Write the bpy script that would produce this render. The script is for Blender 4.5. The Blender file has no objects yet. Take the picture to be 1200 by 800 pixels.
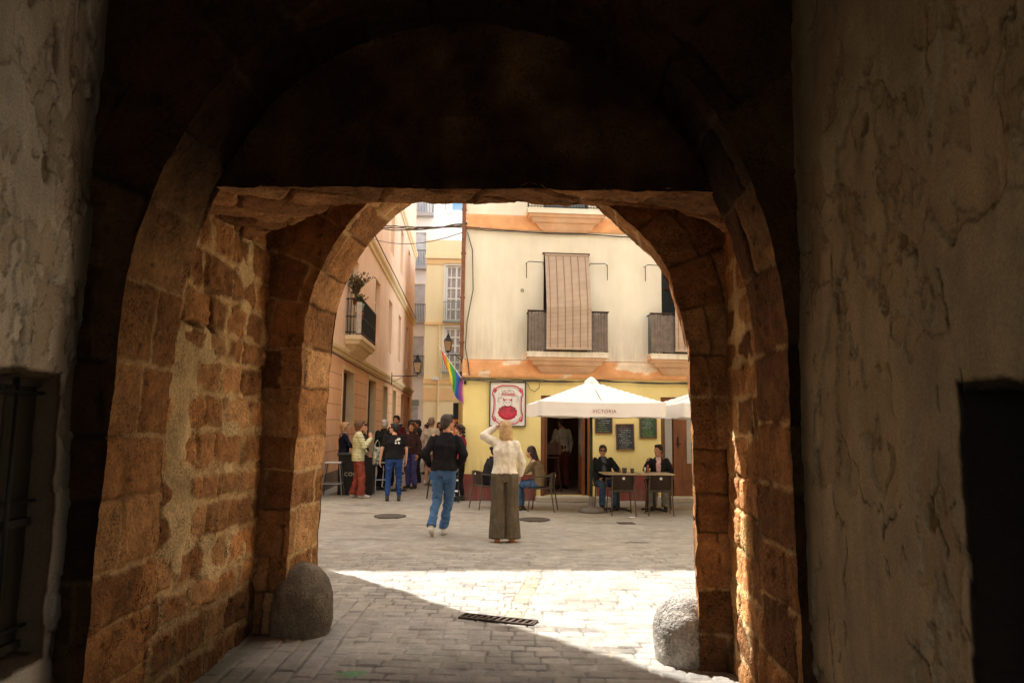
import bpy, math, random
import numpy as np
from mathutils import Vector, Matrix
random.seed(7)
sc = bpy.context.scene
COL = sc.collection
R = math.radians
PI = math.pi

# ------------------------------------------------------------------ noise
def h3(ix, iy, iz, s):
    n = (ix*73856093) ^ (iy*19349663) ^ (iz*83492791) ^ (s*26544357)
    n = n & 0xffffffff
    n = ((n ^ (n >> 13))*1274126177) & 0xffffffff
    n = n ^ (n >> 16)
    return n/4294967296.0
def vn(x, y, z, s=0):
    x, y, z = np.broadcast_arrays(np.asarray(x, float), np.asarray(y, float), np.asarray(z, float))
    ix = np.floor(x).astype(np.int64); iy = np.floor(y).astype(np.int64); iz = np.floor(z).astype(np.int64)
    fx, fy, fz = x-ix, y-iy, z-iz
    fx = fx*fx*(3-2*fx); fy = fy*fy*(3-2*fy); fz = fz*fz*(3-2*fz)
    r = 0
    for a in (0, 1):
        for b in (0, 1):
            for c in (0, 1):
                w = (fx if a else 1-fx)*(fy if b else 1-fy)*(fz if c else 1-fz)
                r = r+w*h3(ix+a, iy+b, iz+c, s)
    return r*2-1
def fbm(x, y, z, s=0, o=4):
    r = 0; a = 1.0; t = 0; f = 1.0
    for k in range(o):
        r = r+a*vn(x*f, y*f, z*f, s+k*17); t += a; a *= .5; f *= 2.03
    return r/t
def ss(a, b, x):
    t = np.clip((x-a)/(b-a), 0, 1); return t*t*(3-2*t)

# ------------------------------------------------------------------ materials
def nn(nt, t, **kw):
    n = nt.nodes.new(t)
    for k, v in kw.items(): setattr(n, k, v)
    return n
MATS = {}
def mat(name, c=(.5, .5, .5), rough=.8, var=.12, vs=3.0, bump=.0, bs=40., metal=0., attr=False, c2=None, fine=0., spec=.3, emit=None, trans=0., streak=False, pits=0., bd=.01):
    m = bpy.data.materials.new(name); m.use_nodes = True
    nt = m.node_tree; L = nt.links.new
    b = nt.nodes['Principled BSDF']
    b.inputs['Roughness'].default_value = rough
    b.inputs['Metallic'].default_value = metal
    b.inputs['Specular IOR Level'].default_value = spec
    if trans: b.inputs['Transmission Weight'].default_value = trans
    tc = nn(nt, 'ShaderNodeTexCoord')
    co = tc.outputs['Object']
    no = nn(nt, 'ShaderNodeTexNoise'); no.inputs['Scale'].default_value = vs; no.inputs['Detail'].default_value = 6; no.inputs['Roughness'].default_value = .65
    if streak:
        mp = nn(nt, 'ShaderNodeMapping'); mp.inputs['Scale'].default_value = (1, 1, .22); L(co, mp.inputs[0]); L(mp.outputs[0], no.inputs['Vector'])
    else: L(co, no.inputs['Vector'])
    mr = nn(nt, 'ShaderNodeMapRange'); L(no.outputs['Fac'], mr.inputs[0])
    mr.inputs[1].default_value = .3; mr.inputs[2].default_value = .7; mr.inputs[3].default_value = 1-var; mr.inputs[4].default_value = 1+var
    if attr:
        at = nn(nt, 'ShaderNodeVertexColor'); at.layer_name = 'Col'; src = at.outputs['Color']
    elif c2:
        n2 = nn(nt, 'ShaderNodeTexNoise'); n2.inputs['Scale'].default_value = vs*.6; n2.inputs['Detail'].default_value = 5; L(co, n2.inputs['Vector'])
        mx = nn(nt, 'ShaderNodeMix', data_type='RGBA'); mx.inputs[6].default_value = (*c, 1); mx.inputs[7].default_value = (*c2, 1)
        m3 = nn(nt, 'ShaderNodeMapRange'); m3.inputs[1].default_value = .42; m3.inputs[2].default_value = .62; L(n2.outputs['Fac'], m3.inputs[0]); L(m3.outputs[0], mx.inputs[0]); src = mx.outputs[2]
    else:
        rg = nn(nt, 'ShaderNodeRGB'); rg.outputs[0].default_value = (*c, 1); src = rg.outputs[0]
    vm = nn(nt, 'ShaderNodeVectorMath', operation='SCALE'); L(src, vm.inputs[0]); L(mr.outputs[0], vm.inputs['Scale'])
    out = vm.outputs[0]
    hsrc = None
    if fine:
        f = nn(nt, 'ShaderNodeTexNoise'); f.inputs['Scale'].default_value = bs*1.3; f.inputs['Detail'].default_value = 4; L(co, f.inputs['Vector'])
        fr = nn(nt, 'ShaderNodeMapRange'); L(f.outputs['Fac'], fr.inputs[0]); fr.inputs[1].default_value = .3; fr.inputs[2].default_value = .7; fr.inputs[3].default_value = 1-fine; fr.inputs[4].default_value = 1+fine
        v2 = nn(nt, 'ShaderNodeVectorMath', operation='SCALE'); L(out, v2.inputs[0]); L(fr.outputs[0], v2.inputs['Scale']); out = v2.outputs[0]
    if pits:
        vo = nn(nt, 'ShaderNodeTexVoronoi'); vo.inputs['Scale'].default_value = 55; 
        nw = nn(nt, 'ShaderNodeTexNoise'); nw.inputs['Scale'].default_value = 30; L(co, nw.inputs['Vector'])
        va = nn(nt, 'ShaderNodeVectorMath', operation='MULTIPLY_ADD'); L(nw.outputs['Color'], va.inputs[0]); va.inputs[1].default_value = (.03, .03, .03); L(co, va.inputs[2]); L(va.outputs[0], vo.inputs['Vector'])
        pr_ = nn(nt, 'ShaderNodeMapRange'); L(vo.outputs['Distance'], pr_.inputs[0]); pr_.inputs[1].default_value = .12; pr_.inputs[2].default_value = .42; pr_.inputs[3].default_value = 1-pits; pr_.inputs[4].default_value = 1
        # pits only in patches
        pn = nn(nt, 'ShaderNodeTexNoise'); pn.inputs['Scale'].default_value = 5; L(co, pn.inputs['Vector']); pm_ = nn(nt, 'ShaderNodeMapRange'); L(pn.outputs['Fac'], pm_.inputs[0]); pm_.inputs[1].default_value = .42; pm_.inputs[2].default_value = .6
        px_ = nn(nt, 'ShaderNodeMix'); L(pm_.outputs[0], px_.inputs[0]); px_.inputs[2].default_value = 1; L(pr_.outputs[0], px_.inputs[3]); pr_ = px_
        v3 = nn(nt, 'ShaderNodeVectorMath', operation='SCALE'); L(out, v3.inputs[0]); L(pr_.outputs[0], v3.inputs['Scale']); out = v3.outputs[0]
        hsrc = pr_.outputs[0]
    L(out, b.inputs['Base Color'])
    if bump:
        bn = nn(nt, 'ShaderNodeTexNoise'); bn.inputs['Scale'].default_value = bs; bn.inputs['Detail'].default_value = 5; L(co, bn.inputs['Vector'])
        bp = nn(nt, 'ShaderNodeBump'); bp.inputs['Strength'].default_value = bump; bp.inputs['Distance'].default_value = bd
        h = bn.outputs['Fac']
        if hsrc:
            ad = nn(nt, 'ShaderNodeMath', operation='ADD'); L(h, ad.inputs[0]); L(hsrc, ad.inputs[1]); h = ad.outputs[0]
        L(h, bp.inputs['Height']); L(bp.outputs[0], b.inputs['Normal'])
    if emit:
        b.inputs['Emission Color'].default_value = (*emit[0], 1); b.inputs['Emission Strength'].default_value = emit[1]
    MATS[name] = m
    return m
def setcol(m, c): pass
STONE = mat('shell_stone', attr=True, rough=.92, var=.22, vs=6, bump=1., bs=45, fine=.24, pits=.5, spec=.1, bd=.016)
PLAST = mat('old_plaster', attr=True, rough=.85, var=.18, vs=2.6, bump=.8, bs=75, fine=.16, spec=.15, streak=True, bd=.004)
PAVE = mat('paving', attr=True, rough=.7, var=.14, vs=3, bump=.6, bs=70, fine=.14, spec=.25, bd=.005)
PAVE2 = mat('dusty_ground', (.30, .265, .21), .85, .15, 2, .4, 30, fine=.1)
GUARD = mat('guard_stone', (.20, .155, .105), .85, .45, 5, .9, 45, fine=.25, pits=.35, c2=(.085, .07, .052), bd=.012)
CREAM = mat('cream_render', (.82, .765, .61), .9, .09, 1.6, .3, 30, c2=(.75, .69, .53), streak=True)
YELLOW = mat('yellow_paint', (.90, .77, .33), .85, .07, 1.5, .25, 30, c2=(.86, .72, .30))
ORANGE = mat('orange_band', (.72, .44, .26), .9, .12, 3, .3, 30, c2=(.74, .50, .33))
MAROON = mat('maroon_skirting', (.23, .055, .045), .8, .2, 5, .2, 30, c2=(.18, .05, .045))
PEACH = mat('peach_render', (.92, .70, .54), .9, .06, 1.1, .25, 25, c2=(.88, .63, .46), streak=True)
PEACH2 = mat('orange_render', (.92, .58, .36), .9, .08, 1.3, .3, 25, c2=(.88, .53, .32), streak=True)
PTRIM = mat('cream_trim', (.80, .66, .42), .85, .08, 3, .2, 25)
FARY = mat('far_yellow', (.90, .78, .50), .9, .06, 1.0, .2, 15, streak=True)
FARO = mat('far_orange', (.84, .58, .30), .9, .06, 1.5, .2, 15)
WHITEW = mat('whitewash', (.84, .86, .90), .9, .05, 1.2, .2, 20, streak=True)
WPAINT = mat('white_paint', (.80, .80, .76), .5, .04, 5)
DIRTY = mat('dirty_wall', (.45, .36, .26), .9, .2, 2, .4, 25, streak=True)
BLACKM = mat('black_iron', (.025, .024, .023), .5, .2, 20, .2, 80, metal=.3)
GREYM = mat('grey_metal', (.22, .22, .22), .35, .15, 10, metal=.8)
REED = mat('reed_panel', (.17, .135, .11), .9, .3, 9, .5, 60, fine=.2)
WOOD = mat('brown_wood', (.20, .075, .03), .5, .3, 6, .2, 50, streak=True)
WOODD = mat('dark_wood', (.07, .032, .018), .6, .3, 6, .2, 50, streak=True)
GLASS = mat('dark_glass', (.05, .06, .065), .12, .1, 2, spec=.6)
GLASSG = mat('grey_glass', (.32, .31, .28), .2, .1, 2, spec=.6)
CABLE = mat('cable_sheath', (.075, .065, .055), .8, .3, 8)
CABLEG = mat('grey_cable', (.20, .18, .15), .8, .3, 8)
CANVAS = mat('white_canvas', (.86, .84, .80), .85, .03, 3, .15, 20)
CHAIRM = mat('brown_resin', (.065, .045, .035), .55, .2, 10, .3, 120)
TABLET = mat('beige_laminate', (.62, .53, .36), .4, .05, 6)
STONEF = mat('step_stone', (.46, .41, .33), .8, .15, 5, .3, 30)
CHALK = mat('chalk_marks', (.62, .60, .52), .9, .2, 30)
BOARD = mat('slate_board', (.035, .045, .05), .7, .15, 8)
BOARDG = mat('green_slate', (.04, .085, .045), .7, .15, 8)
INK = mat('red_ink', (.62, .05, .09), .6, .15, 12)
INK2 = mat('dark_ink', (.28, .17, .15), .6, .2, 30)
PAPER = mat('poster_paper', (.82, .81, .76), .6, .02, 5)
LAMPG = mat('lantern_glass', (.42, .28, .16), .3, .15, 8)
LAMPG2 = mat('pale_lantern_glass', (.72, .58, .38), .3, .15, 8)
BULB = mat('bulb', (1, .7, .4), .5, 0, emit=((1, .55, .22), 9))
TERRA = mat('terracotta', (.55, .17, .08), .8, .15, 8)
MINT = mat('mint_pot', (.40, .62, .50), .6, .1, 8)
LEAF = mat('leaf_green', (.07, .12, .035), .7, .3, 20, c2=(.12, .13, .04))
DRYLEAF = mat('dry_leaf', (.20, .13, .07), .8, .3, 20, c2=(.13, .12, .05))
GREEND = mat('green_door', (.022, .032, .02), .7, .4, 5, .4, 30)
SHUT = mat('old_shutter', (.05, .042, .034), .8, .3, 6, .4, 40, streak=True)
SIGNG = mat('grey_green_sign', (.28, .33, .32), .5, .05, 5)
ROOMW = mat('bar_wall', (.22, .11, .05), .7, .2, 3)
SILV = mat('bright_metal', (.6, .6, .6), .3, .05, 5, metal=.6)
def blind_mat():
    m = bpy.data.materials.new('reed_blind'); m.use_nodes = True; nt = m.node_tree; L = nt.links.new; b = nt.nodes['Principled BSDF']
    b.inputs['Roughness'].default_value = .8
    tc = nn(nt, 'ShaderNodeTexCoord'); w = nn(nt, 'ShaderNodeTexWave', wave_type='BANDS', bands_direction='Z'); w.inputs['Scale'].default_value = 11; w.inputs['Distortion'].default_value = .6
    L(tc.outputs['Object'], w.inputs[0]); no = nn(nt, 'ShaderNodeTexNoise'); no.inputs['Scale'].default_value = 4; L(tc.outputs['Object'], no.inputs[0])
    mx = nn(nt, 'ShaderNodeMix', data_type='RGBA'); L(w.outputs['Fac'], mx.inputs[0]); mx.inputs[6].default_value = (.36, .26, .18, 1); mx.inputs[7].default_value = (.56, .43, .31, 1)
    v = nn(nt, 'ShaderNodeVectorMath', operation='SCALE'); L(mx.outputs[2], v.inputs[0]); mr = nn(nt, 'ShaderNodeMapRange'); L(no.outputs[0], mr.inputs[0]); mr.inputs[3].default_value = .8; mr.inputs[4].default_value = 1.2; L(mr.outputs[0], v.inputs['Scale']); L(v.outputs[0], b.inputs['Base Color'])
    bp = nn(nt, 'ShaderNodeBump'); bp.inputs['Distance'].default_value = .01; bp.inputs['Strength'].default_value = .6; L(w.outputs['Fac'], bp.inputs['Height']); L(bp.outputs[0], b.inputs['Normal'])
    return m
BLIND = blind_mat()
def grime(m, bands, k=.35, tint=(.55, .45, .34)):
    nt = m.node_tree; L = nt.links.new; b = nt.nodes['Principled BSDF']; src = b.inputs['Base Color'].links[0].from_socket
    tc = nn(nt, 'ShaderNodeTexCoord'); sp = nn(nt, 'ShaderNodeSeparateXYZ'); L(tc.outputs['Object'], sp.inputs[0])
    mp = nn(nt, 'ShaderNodeMapping'); mp.inputs['Scale'].default_value = (5, 5, .5); L(tc.outputs['Object'], mp.inputs[0])
    no = nn(nt, 'ShaderNodeTexNoise'); no.inputs['Scale'].default_value = 1.6; no.inputs['Detail'].default_value = 7; no.inputs['Roughness'].default_value = .7; L(mp.outputs[0], no.inputs['Vector'])
    r = nn(nt, 'ShaderNodeMapRange'); L(no.outputs['Fac'], r.inputs[0]); r.inputs[1].default_value = .42; r.inputs[2].default_value = .72
    acc = None
    for z0, z1 in bands:   # full at z0, none at z1
        q = nn(nt, 'ShaderNodeMapRange'); L(sp.outputs['Z'], q.inputs[0]); q.inputs[1].default_value = z0; q.inputs[2].default_value = z1; q.inputs[3].default_value = 1; q.inputs[4].default_value = .12
        if acc is None: acc = q.outputs[0]
        else:
            a = nn(nt, 'ShaderNodeMath', operation='MAXIMUM'); L(acc, a.inputs[0]); L(q.outputs[0], a.inputs[1]); acc = a.outputs[0]
    m1 = nn(nt, 'ShaderNodeMath', operation='MULTIPLY'); L(acc, m1.inputs[0]); L(r.outputs[0], m1.inputs[1])
    m2 = nn(nt, 'ShaderNodeMath', operation='MULTIPLY'); L(m1.outputs[0], m2.inputs[0]); m2.inputs[1].default_value = k*2
    mx = nn(nt, 'ShaderNodeMix', data_type='RGBA'); mx.clamp_factor = True; L(m2.outputs[0], mx.inputs[0]); L(src, mx.inputs[6]); mx.inputs[7].default_value = (*tint, 1); L(mx.outputs[2], b.inputs['Base Color'])
grime(CREAM, [(3.2, 4.1)], .45); grime(YELLOW, [(.5, 1.0)], .40, (.48, .36, .16)); grime(PEACH, [(3.9, 5.2)], .4, (.55, .38, .28)); grime(PEACH2, [(.3, 1.4)], .5, (.42, .26, .16)); grime(ORANGE, [(2.6, 2.9)], .4, (.45, .28, .18)); grime(MAROON, [(0., .4)], .6, (.22, .15, .11)); grime(WOOD, [(0., .5)], .3, (.10, .06, .04))

# ------------------------------------------------------------------ object helpers
def tag(o, label=None, cat=None, group=None, kind=None):
    if label: o['label'] = label
    if cat: o['category'] = cat
    if group: o['group'] = group
    if kind: o['kind'] = kind
    return o
def thing(name, loc, rz=0, label=None, cat=None, group=None):
    o = bpy.data.objects.new(name, None); COL.objects.link(o); o.location = loc; o.rotation_euler = (0, 0, rz); o.empty_display_size = .1
    return tag(o, label, cat, group)
def copy_tree(o, parent=None):
    c = o.copy(); COL.objects.link(c)
    if parent: c.parent = parent
    for ch in list(o.children): copy_tree(ch, c)
    return c
class MB:
    def __init__(s): s.v = []; s.f = []; s.mi = []; s.cur = 0
    def mat(s, i): s.cur = i; return s
    def add(s, V, F):
        n = len(s.v); s.v += [tuple(p) for p in V]
        for f in F: s.f.append([i+n for i in f]); s.mi.append(s.cur)
        return s
    def box(s, x0, x1, y0, y1, z0, z1, M=None):
        V = [(x, y, z) for z in (z0, z1) for y in (y0, y1) for x in (x0, x1)]
        if M is not None: V = [tuple(M @ Vector(p)) for p in V]
        return s.add(V, [(0, 2, 3, 1), (4, 5, 7, 6), (0, 1, 5, 4), (2, 6, 7, 3), (0, 4, 6, 2), (1, 3, 7, 5)])
    def hexa(s, V):  # 8 points bottom 4 ccw then top 4
        return s.add(V, [(3, 2, 1, 0), (4, 5, 6, 7), (0, 1, 5, 4), (1, 2, 6, 5), (2, 3, 7, 6), (3, 0, 4, 7)])
    def quad(s, a, b, c, d): return s.add([a, b, c, d], [(0, 1, 2, 3)])
    def tube(s, pts, r, seg=8, cap=True):
        pts = [Vector(p) for p in pts]; rr = r if isinstance(r, (list, tuple)) else [r]*len(pts)
        V = []; F = []; up = None
        for i, p in enumerate(pts):
            d = (pts[min(i+1, len(pts)-1)]-pts[max(i-1, 0)]).normalized()
            if up is None:
                up = Vector((0, 0, 1)) if abs(d.z) < .9 else Vector((1, 0, 0))
            a = d.cross(up).normalized(); b2 = a.cross(d).normalized(); up = b2
            for k in range(seg):
                t = 2*PI*k/seg; V.append(p+a*math.cos(t)*rr[i]+b2*math.sin(t)*rr[i])
        for i in range(len(pts)-1):
            for k in range(seg):
                k2 = (k+1) % seg; F.append((i*seg+k, i*seg+k2, (i+1)*seg+k2, (i+1)*seg+k))
        if cap: F.append(tuple(range(seg))[::-1]); F.append(tuple((len(pts)-1)*seg+k for k in range(seg)))
        return s.add(V, F)
    def lathe(s, prof, c=(0, 0, 0), seg=20):
        V = []; F = []
        for r, z in prof:
            for k in range(seg):
                t = 2*PI*k/seg; V.append((c[0]+r*math.cos(t), c[1]+r*math.sin(t), c[2]+z))
        n = len(prof)
        for i in range(n-1):
            for k in range(seg):
                k2 = (k+1) % seg; F.append((i*seg+k, i*seg+k2, (i+1)*seg+k2, (i+1)*seg+k))
        F.append(tuple(range(seg))[::-1]); F.append(tuple((n-1)*seg+k for k in range(seg)))
        return s.add(V, F)
    def build(s, name, mats, parent=None, smooth=False, bevel=0):
        me = bpy.data.meshes.new(name); me.from_pydata(s.v, [], s.f); me.update()
        if not isinstance(mats, (list, tuple)): mats = [mats]
        for m in mats: me.materials.append(m)
        me.polygons.foreach_set('material_index', s.mi)
        if smooth: me.polygons.foreach_set('use_smooth', [True]*len(me.polygons))
        o = bpy.data.objects.new(name, me); COL.objects.link(o)
        if parent: o.parent = parent
        if bevel:
            b = o.modifiers.new('b', 'BEVEL'); b.width = bevel; b.segments = 2; b.limit_method = 'ANGLE'
        return o

def facade(parent, name, W, Hh, ops, depth, m, x0=0., z0=0., back=True):
    """front at y=0 (facing -y), openings ops=[(xa,xb,za,zb)] with reveals of the given depth"""
    xs = sorted({x0, W} | {v for o in ops for v in o[:2]}); zs = sorted({z0, Hh} | {v for o in ops for v in o[2:]})
    b = MB()
    op = lambda i, k: any(o[0] <= (xs[i]+xs[i+1])/2 <= o[1] and o[2] <= (zs[k]+zs[k+1])/2 <= o[3] for o in ops)
    for i in range(len(xs)-1):
        for k in range(len(zs)-1):
            if not op(i, k): b.quad((xs[i], 0, zs[k]), (xs[i+1], 0, zs[k]), (xs[i+1], 0, zs[k+1]), (xs[i], 0, zs[k+1]))
    for (a, c, d, e) in ops:
        b.quad((a, 0, d), (a, depth, d), (a, depth, e), (a, 0, e)); b.quad((c, depth, d), (c, 0, d), (c, 0, e), (c, depth, e))
        b.quad((a, 0, e), (a, depth, e), (c, depth, e), (c, 0, e)); b.quad((a, depth, d), (a, 0, d), (c, 0, d), (c, depth, d))
    return b.build(name, m, parent)

def sheet(name, U, V, mapf, hf, m, parent=None, flip=False, vec=.012, vs=7., smooth=True, low=.35):
    u, v = np.meshgrid(np.asarray(U), np.asarray(V)); u = u.ravel(); v = v.ravel()
    P, N = mapf(u, v)
    h, col = hf(u, v, P)
    if vec:
        D = np.stack([fbm(P[:, 0]*vs, P[:, 1]*vs, P[:, 2]*vs, s, 4) for s in (5, 55, 105)], 1)
        D2 = np.stack([vn(P[:, 0]*1.7, P[:, 1]*1.7, P[:, 2]*1.7, s) for s in (205, 255, 305)], 1)
        P = P+D*vec+D2*vec*low
    P = P+N*h[:, None]
    nu, nv = len(U), len(V)
    I = np.arange(nu*nv).reshape(nv, nu)
    F = np.stack([I[:-1, :-1], I[:-1, 1:], I[1:, 1:], I[1:, :-1]], -1).reshape(-1, 4)
    if flip: F = F[:, ::-1]
    me = bpy.data.meshes.new(name)
    me.vertices.add(len(P)); me.vertices.foreach_set('co', P.astype(np.float32).ravel())
    me.loops.add(F.size); me.loops.foreach_set('vertex_index', F.astype(np.int32).ravel())
    me.polygons.add(len(F)); me.polygons.foreach_set('loop_start', np.arange(0, F.size, 4, dtype=np.int32))
    me.update(calc_edges=True); me.validate()
    if smooth: me.polygons.foreach_set('use_smooth', np.ones(len(me.polygons), bool))
    ca = me.color_attributes.new('Col', 'FLOAT_COLOR', 'POINT')
    c4 = np.ones((len(P), 4), np.float32); c4[:, :3] = col; ca.data.foreach_set('color', c4.ravel())
    me.materials.append(m)
    o = bpy.data.objects.new(name, me); COL.objects.link(o)
    if parent: o.parent = parent
    return o

def blocks(u, v, rows, w0, w1, seed, warp=.012, wf=6.):
    uu = u+warp*fbm(u*wf, v*wf, 0*u, seed, 3)+warp*1.5*vn(u*1.5, v*1.5, 0*u, seed+3)
    vv = v+warp*fbm(u*wf, v*wf, 0*u+9, seed+1, 3)+warp*1.8*vn(u*1.3, v*1.3, 0*u, seed+4)
    rows = np.asarray(rows); ri = np.clip(np.searchsorted(rows, vv)-1, 0, len(rows)-2)
    d = np.minimum(vv-rows[ri], rows[ri+1]-vv); ids = ri*997
    rng = random.Random(seed); lu = np.zeros_like(u); lv = (vv-rows[ri])/(rows[ri+1]-rows[ri])-.5
    lo, hi = uu.min()-1, uu.max()+1
    for r in range(len(rows)-1):
        e = [lo-rng.random()*w1]
        while e[-1] < hi: e.append(e[-1]+rng.uniform(w0, w1))
        e = np.asarray(e); k = ri == r
        if not k.any(): continue
        j = np.clip(np.searchsorted(e, uu[k])-1, 0, len(e)-2)
        d[k] = np.minimum(d[k], np.minimum(uu[k]-e[j], e[j+1]-uu[k])); ids[k] = ids[k]+j
        lu[k] = (uu[k]-e[j])/(e[j+1]-e[j])-.5
    rnd = lambda s: h3(ids.astype(np.int64), ids.astype(np.int64)*0+s, ids.astype(np.int64)*0, seed)
    return d, ids, rnd, lu, lv
def mix(a, b, t): return a*(1-t[:, None])+b*t[:, None]
C = lambda *a: np.array(a)[None, :]
ST1, ST2, ST3 = C(.40, .190, .074), C(.25, .118, .050), C(.50, .275, .120)
MORT = C(.70, .48, .24); PLC = C(.80, .58, .30)
def stone_hf(rows, w0, w1, seed, relief=.02, rnd_edge=.03, mort=.45, plaster=None, dark=None, edge=None, dim=1.0, fade=None, jd=.012, rough=1.):
    def f(u, v, P):
        d, ids, rnd, lu, lv = blocks(u, v, rows, w0, w1, seed)
        X, Y, Z = P[:, 0], P[:, 1], P[:, 2]
        big = fbm(X*3, Y*3, Z*3, seed+20, 4); med = fbm(X*14, Y*14, Z*14, seed+21, 4)
        er = rnd_edge*(1+.6*vn(X*5, Y*5, Z*5, seed+9))
        prof = ss(0, 1, np.clip((d-.004)/er, 0, 1))
        fin = fbm(X*33, Y*33, Z*33, seed+22, 3); h = (prof-1)*relief+(rnd(1)-.5)*relief*.8*prof+(lu*(rnd(2)-.5)+lv*(rnd(3)-.5))*relief*.8*prof+(med*.009+fin*.005)*rough+big*.006
        hole = ss(.42, .62, fbm(X*22, Y*22, Z*22, seed+33, 3)); h = h-hole*.010*prof
        t = rnd(4); col = mix(mix(ST2, ST1, ss(0, .6, t)), ST3, ss(.6, 1, t))
        col = col*(1+.40*big[:, None]+.35*med[:, None]+.25*fin[:, None])*(.72+.56*rnd(6))[:, None]
        col = mix(col, col*.45, hole)
        # joints: part dark crack, part mortar
        jm = 1-ss(.0, jd*(1+.9*vn(X*6, Y*6, Z*6, seed+41)), d-.010*med); ml = ss(-.15, .25, vn(X*2.3, Y*2.3, Z*2.3, seed+40)+(mort-.5)*1.6)
        h = h-jm*(1-ml)*relief*.7; h = h*(1-jm*ml*.6)
        col = mix(col, C(.05, .03, .015), jm*(1-ml)*.8); col = mix(col, MORT*(.85+.25*med[:, None]), np.clip(jm*1.3, 0, 1)*ml*.85)
        if plaster is not None:
            pm = plaster(X, Y, Z)+.30*big+.12*med-.35*(ss(.02, .09, d)-.5)
            k = ss(.02, .10, pm); h = h*(1-k)+k*(.003+.005*fbm(X*5, Y*5, Z*5, seed+50, 4))
            col = mix(col, PLC*(.80+.35*fbm(X*4, Y*4, Z*4, seed+51, 4)[:, None]), k*.92)
        if dark is not None: col = col*dark(X, Y, Z)[:, None]
        if fade is not None: h = h*fade(u, v)
        return h, np.clip(col*dim, .004, 1)
    return f
def courses(a, b, h0, h1, seed):
    rng = random.Random(seed); r = [a-.05]
    while r[-1] < b: r.append(r[-1]+rng.uniform(h0, h1))
    return r

# arch profile: s measured from left foot up, over the arch, down to the right foot
def arch_profile(cx, r, zs, splayL=0., splayR=0., z0=-.02, pinch=0., kz=1.):
    hj = zs-z0; total = 2*hj+PI*r
    def f(s):
        x = np.zeros_like(s); z = np.zeros_like(s); nx = np.zeros_like(s); nz = np.zeros_like(s)
        a = s < hj; c = s > hj+PI*r; m = ~(a | c)
        x[a] = cx-r-splayL*(1-s[a]/hj); z[a] = z0+s[a]; nx[a] = -1
        q = (s[c]-hj-PI*r)/hj; x[c] = cx+r+splayR*q; z[c] = zs-(s[c]-hj-PI*r); nx[c] = 1
        t = PI-(s[m]-hj)/r; rr = r*(1-pinch*np.exp(-((t*180/PI-46)/20)**2)-pinch*.35*np.exp(-((t*180/PI-12)/12)**2)); x[m] = cx+rr*np.cos(t); z[m] = zs+kz*rr*np.sin(t); nx[m] = np.cos(t); nz[m] = np.sin(t)
        return x, z, nx, nz
    return f, total, hj

# ------------------------------------------------------------------ camera
H = 1.62
cam = bpy.data.cameras.new('camera'); cam.sensor_width = 36; cam.lens = 36*860/1200; cam.clip_end = 2000; cam.clip_start = .05
co = bpy.data.objects.new('camera', cam); COL.objects.link(co); sc.camera = co
pitch = math.atan(98/860)
co.matrix_world = Matrix.Translation((0, 0, H)) @ Matrix.Rotation(R(90)+pitch, 4, 'X') @ Matrix.Rotation(.0115, 4, 'Z')

# ------------------------------------------------------------------ world & sun
SUN_EL, SUN_AZ = R(56), (-.675, .738)   # sun stands ahead and to the left
w = bpy.data.worlds.new('World'); sc.world = w; w.use_nodes = True
nt = w.node_tree; L = nt.links.new; bg = nt.nodes['Background']
sky = nn(nt, 'ShaderNodeTexSky', sky_type='NISHITA'); sky.sun_disc = False; sky.sun_elevation = SUN_EL
sky.sun_rotation = math.atan2(SUN_AZ[0], SUN_AZ[1])
tc = nn(nt, 'ShaderNodeTexCoord'); no = nn(nt, 'ShaderNodeTexNoise'); no.inputs['Scale'].default_value = 2.6; no.inputs['Detail'].default_value = 8
mp = nn(nt, 'ShaderNodeMapping'); mp.inputs['Scale'].default_value = (1, 1, 2.2); mp.inputs['Location'].default_value = (.35, .1, .2)
L(tc.outputs['Generated'], mp.inputs[0]); L(mp.outputs[0], no.inputs['Vector'])
mr = nn(nt, 'ShaderNodeMapRange'); L(no.outputs['Fac'], mr.inputs[0]); mr.inputs[1].default_value = .44; mr.inputs[2].default_value = .60; mr.inputs[3].default_value = .25; mr.inputs[4].default_value = 1
mx = nn(nt, 'ShaderNodeMix', data_type='RGBA'); dp = nn(nt, 'ShaderNodeVectorMath', operation='DOT_PRODUCT'); L(tc.outputs['Generated'], dp.inputs[0]); dp.inputs[1].default_value = Vector((-.11, .96, .30)).normalized()
hr = nn(nt, 'ShaderNodeMapRange'); L(dp.outputs['Value'], hr.inputs[0]); hr.inputs[1].default_value = .990; hr.inputs[2].default_value = .9995; hr.inputs[3].default_value = 1; hr.inputs[4].default_value = .12
hm_ = nn(nt, 'ShaderNodeMath', operation='MULTIPLY'); L(mr.outputs[0], hm_.inputs[0]); L(hr.outputs[0], hm_.inputs[1]); L(hm_.outputs[0], mx.inputs[0]); L(sky.outputs[0], mx.inputs[6]); mx.inputs[7].default_value = (9.0, 8.55, 7.9, 1)
h2 = nn(nt, 'ShaderNodeMapRange'); L(dp.outputs['Value'], h2.inputs[0]); h2.inputs[1].default_value = .990; h2.inputs[2].default_value = .998
n4 = nn(nt, 'ShaderNodeTexNoise'); n4.inputs['Scale'].default_value = 22; n4.inputs['Detail'].default_value = 5; L(mp.outputs[0], n4.inputs['Vector'])
m4 = nn(nt, 'ShaderNodeMapRange'); L(n4.outputs['Fac'], m4.inputs[0]); m4.inputs[1].default_value = .50; m4.inputs[2].default_value = .75
c4 = nn(nt, 'ShaderNodeMix', data_type='RGBA'); L(m4.outputs[0], c4.inputs[0]); c4.inputs[6].default_value = (1.05, 1.75, 2.5, 1); c4.inputs[7].default_value = (2.6, 2.7, 2.8, 1)
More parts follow.
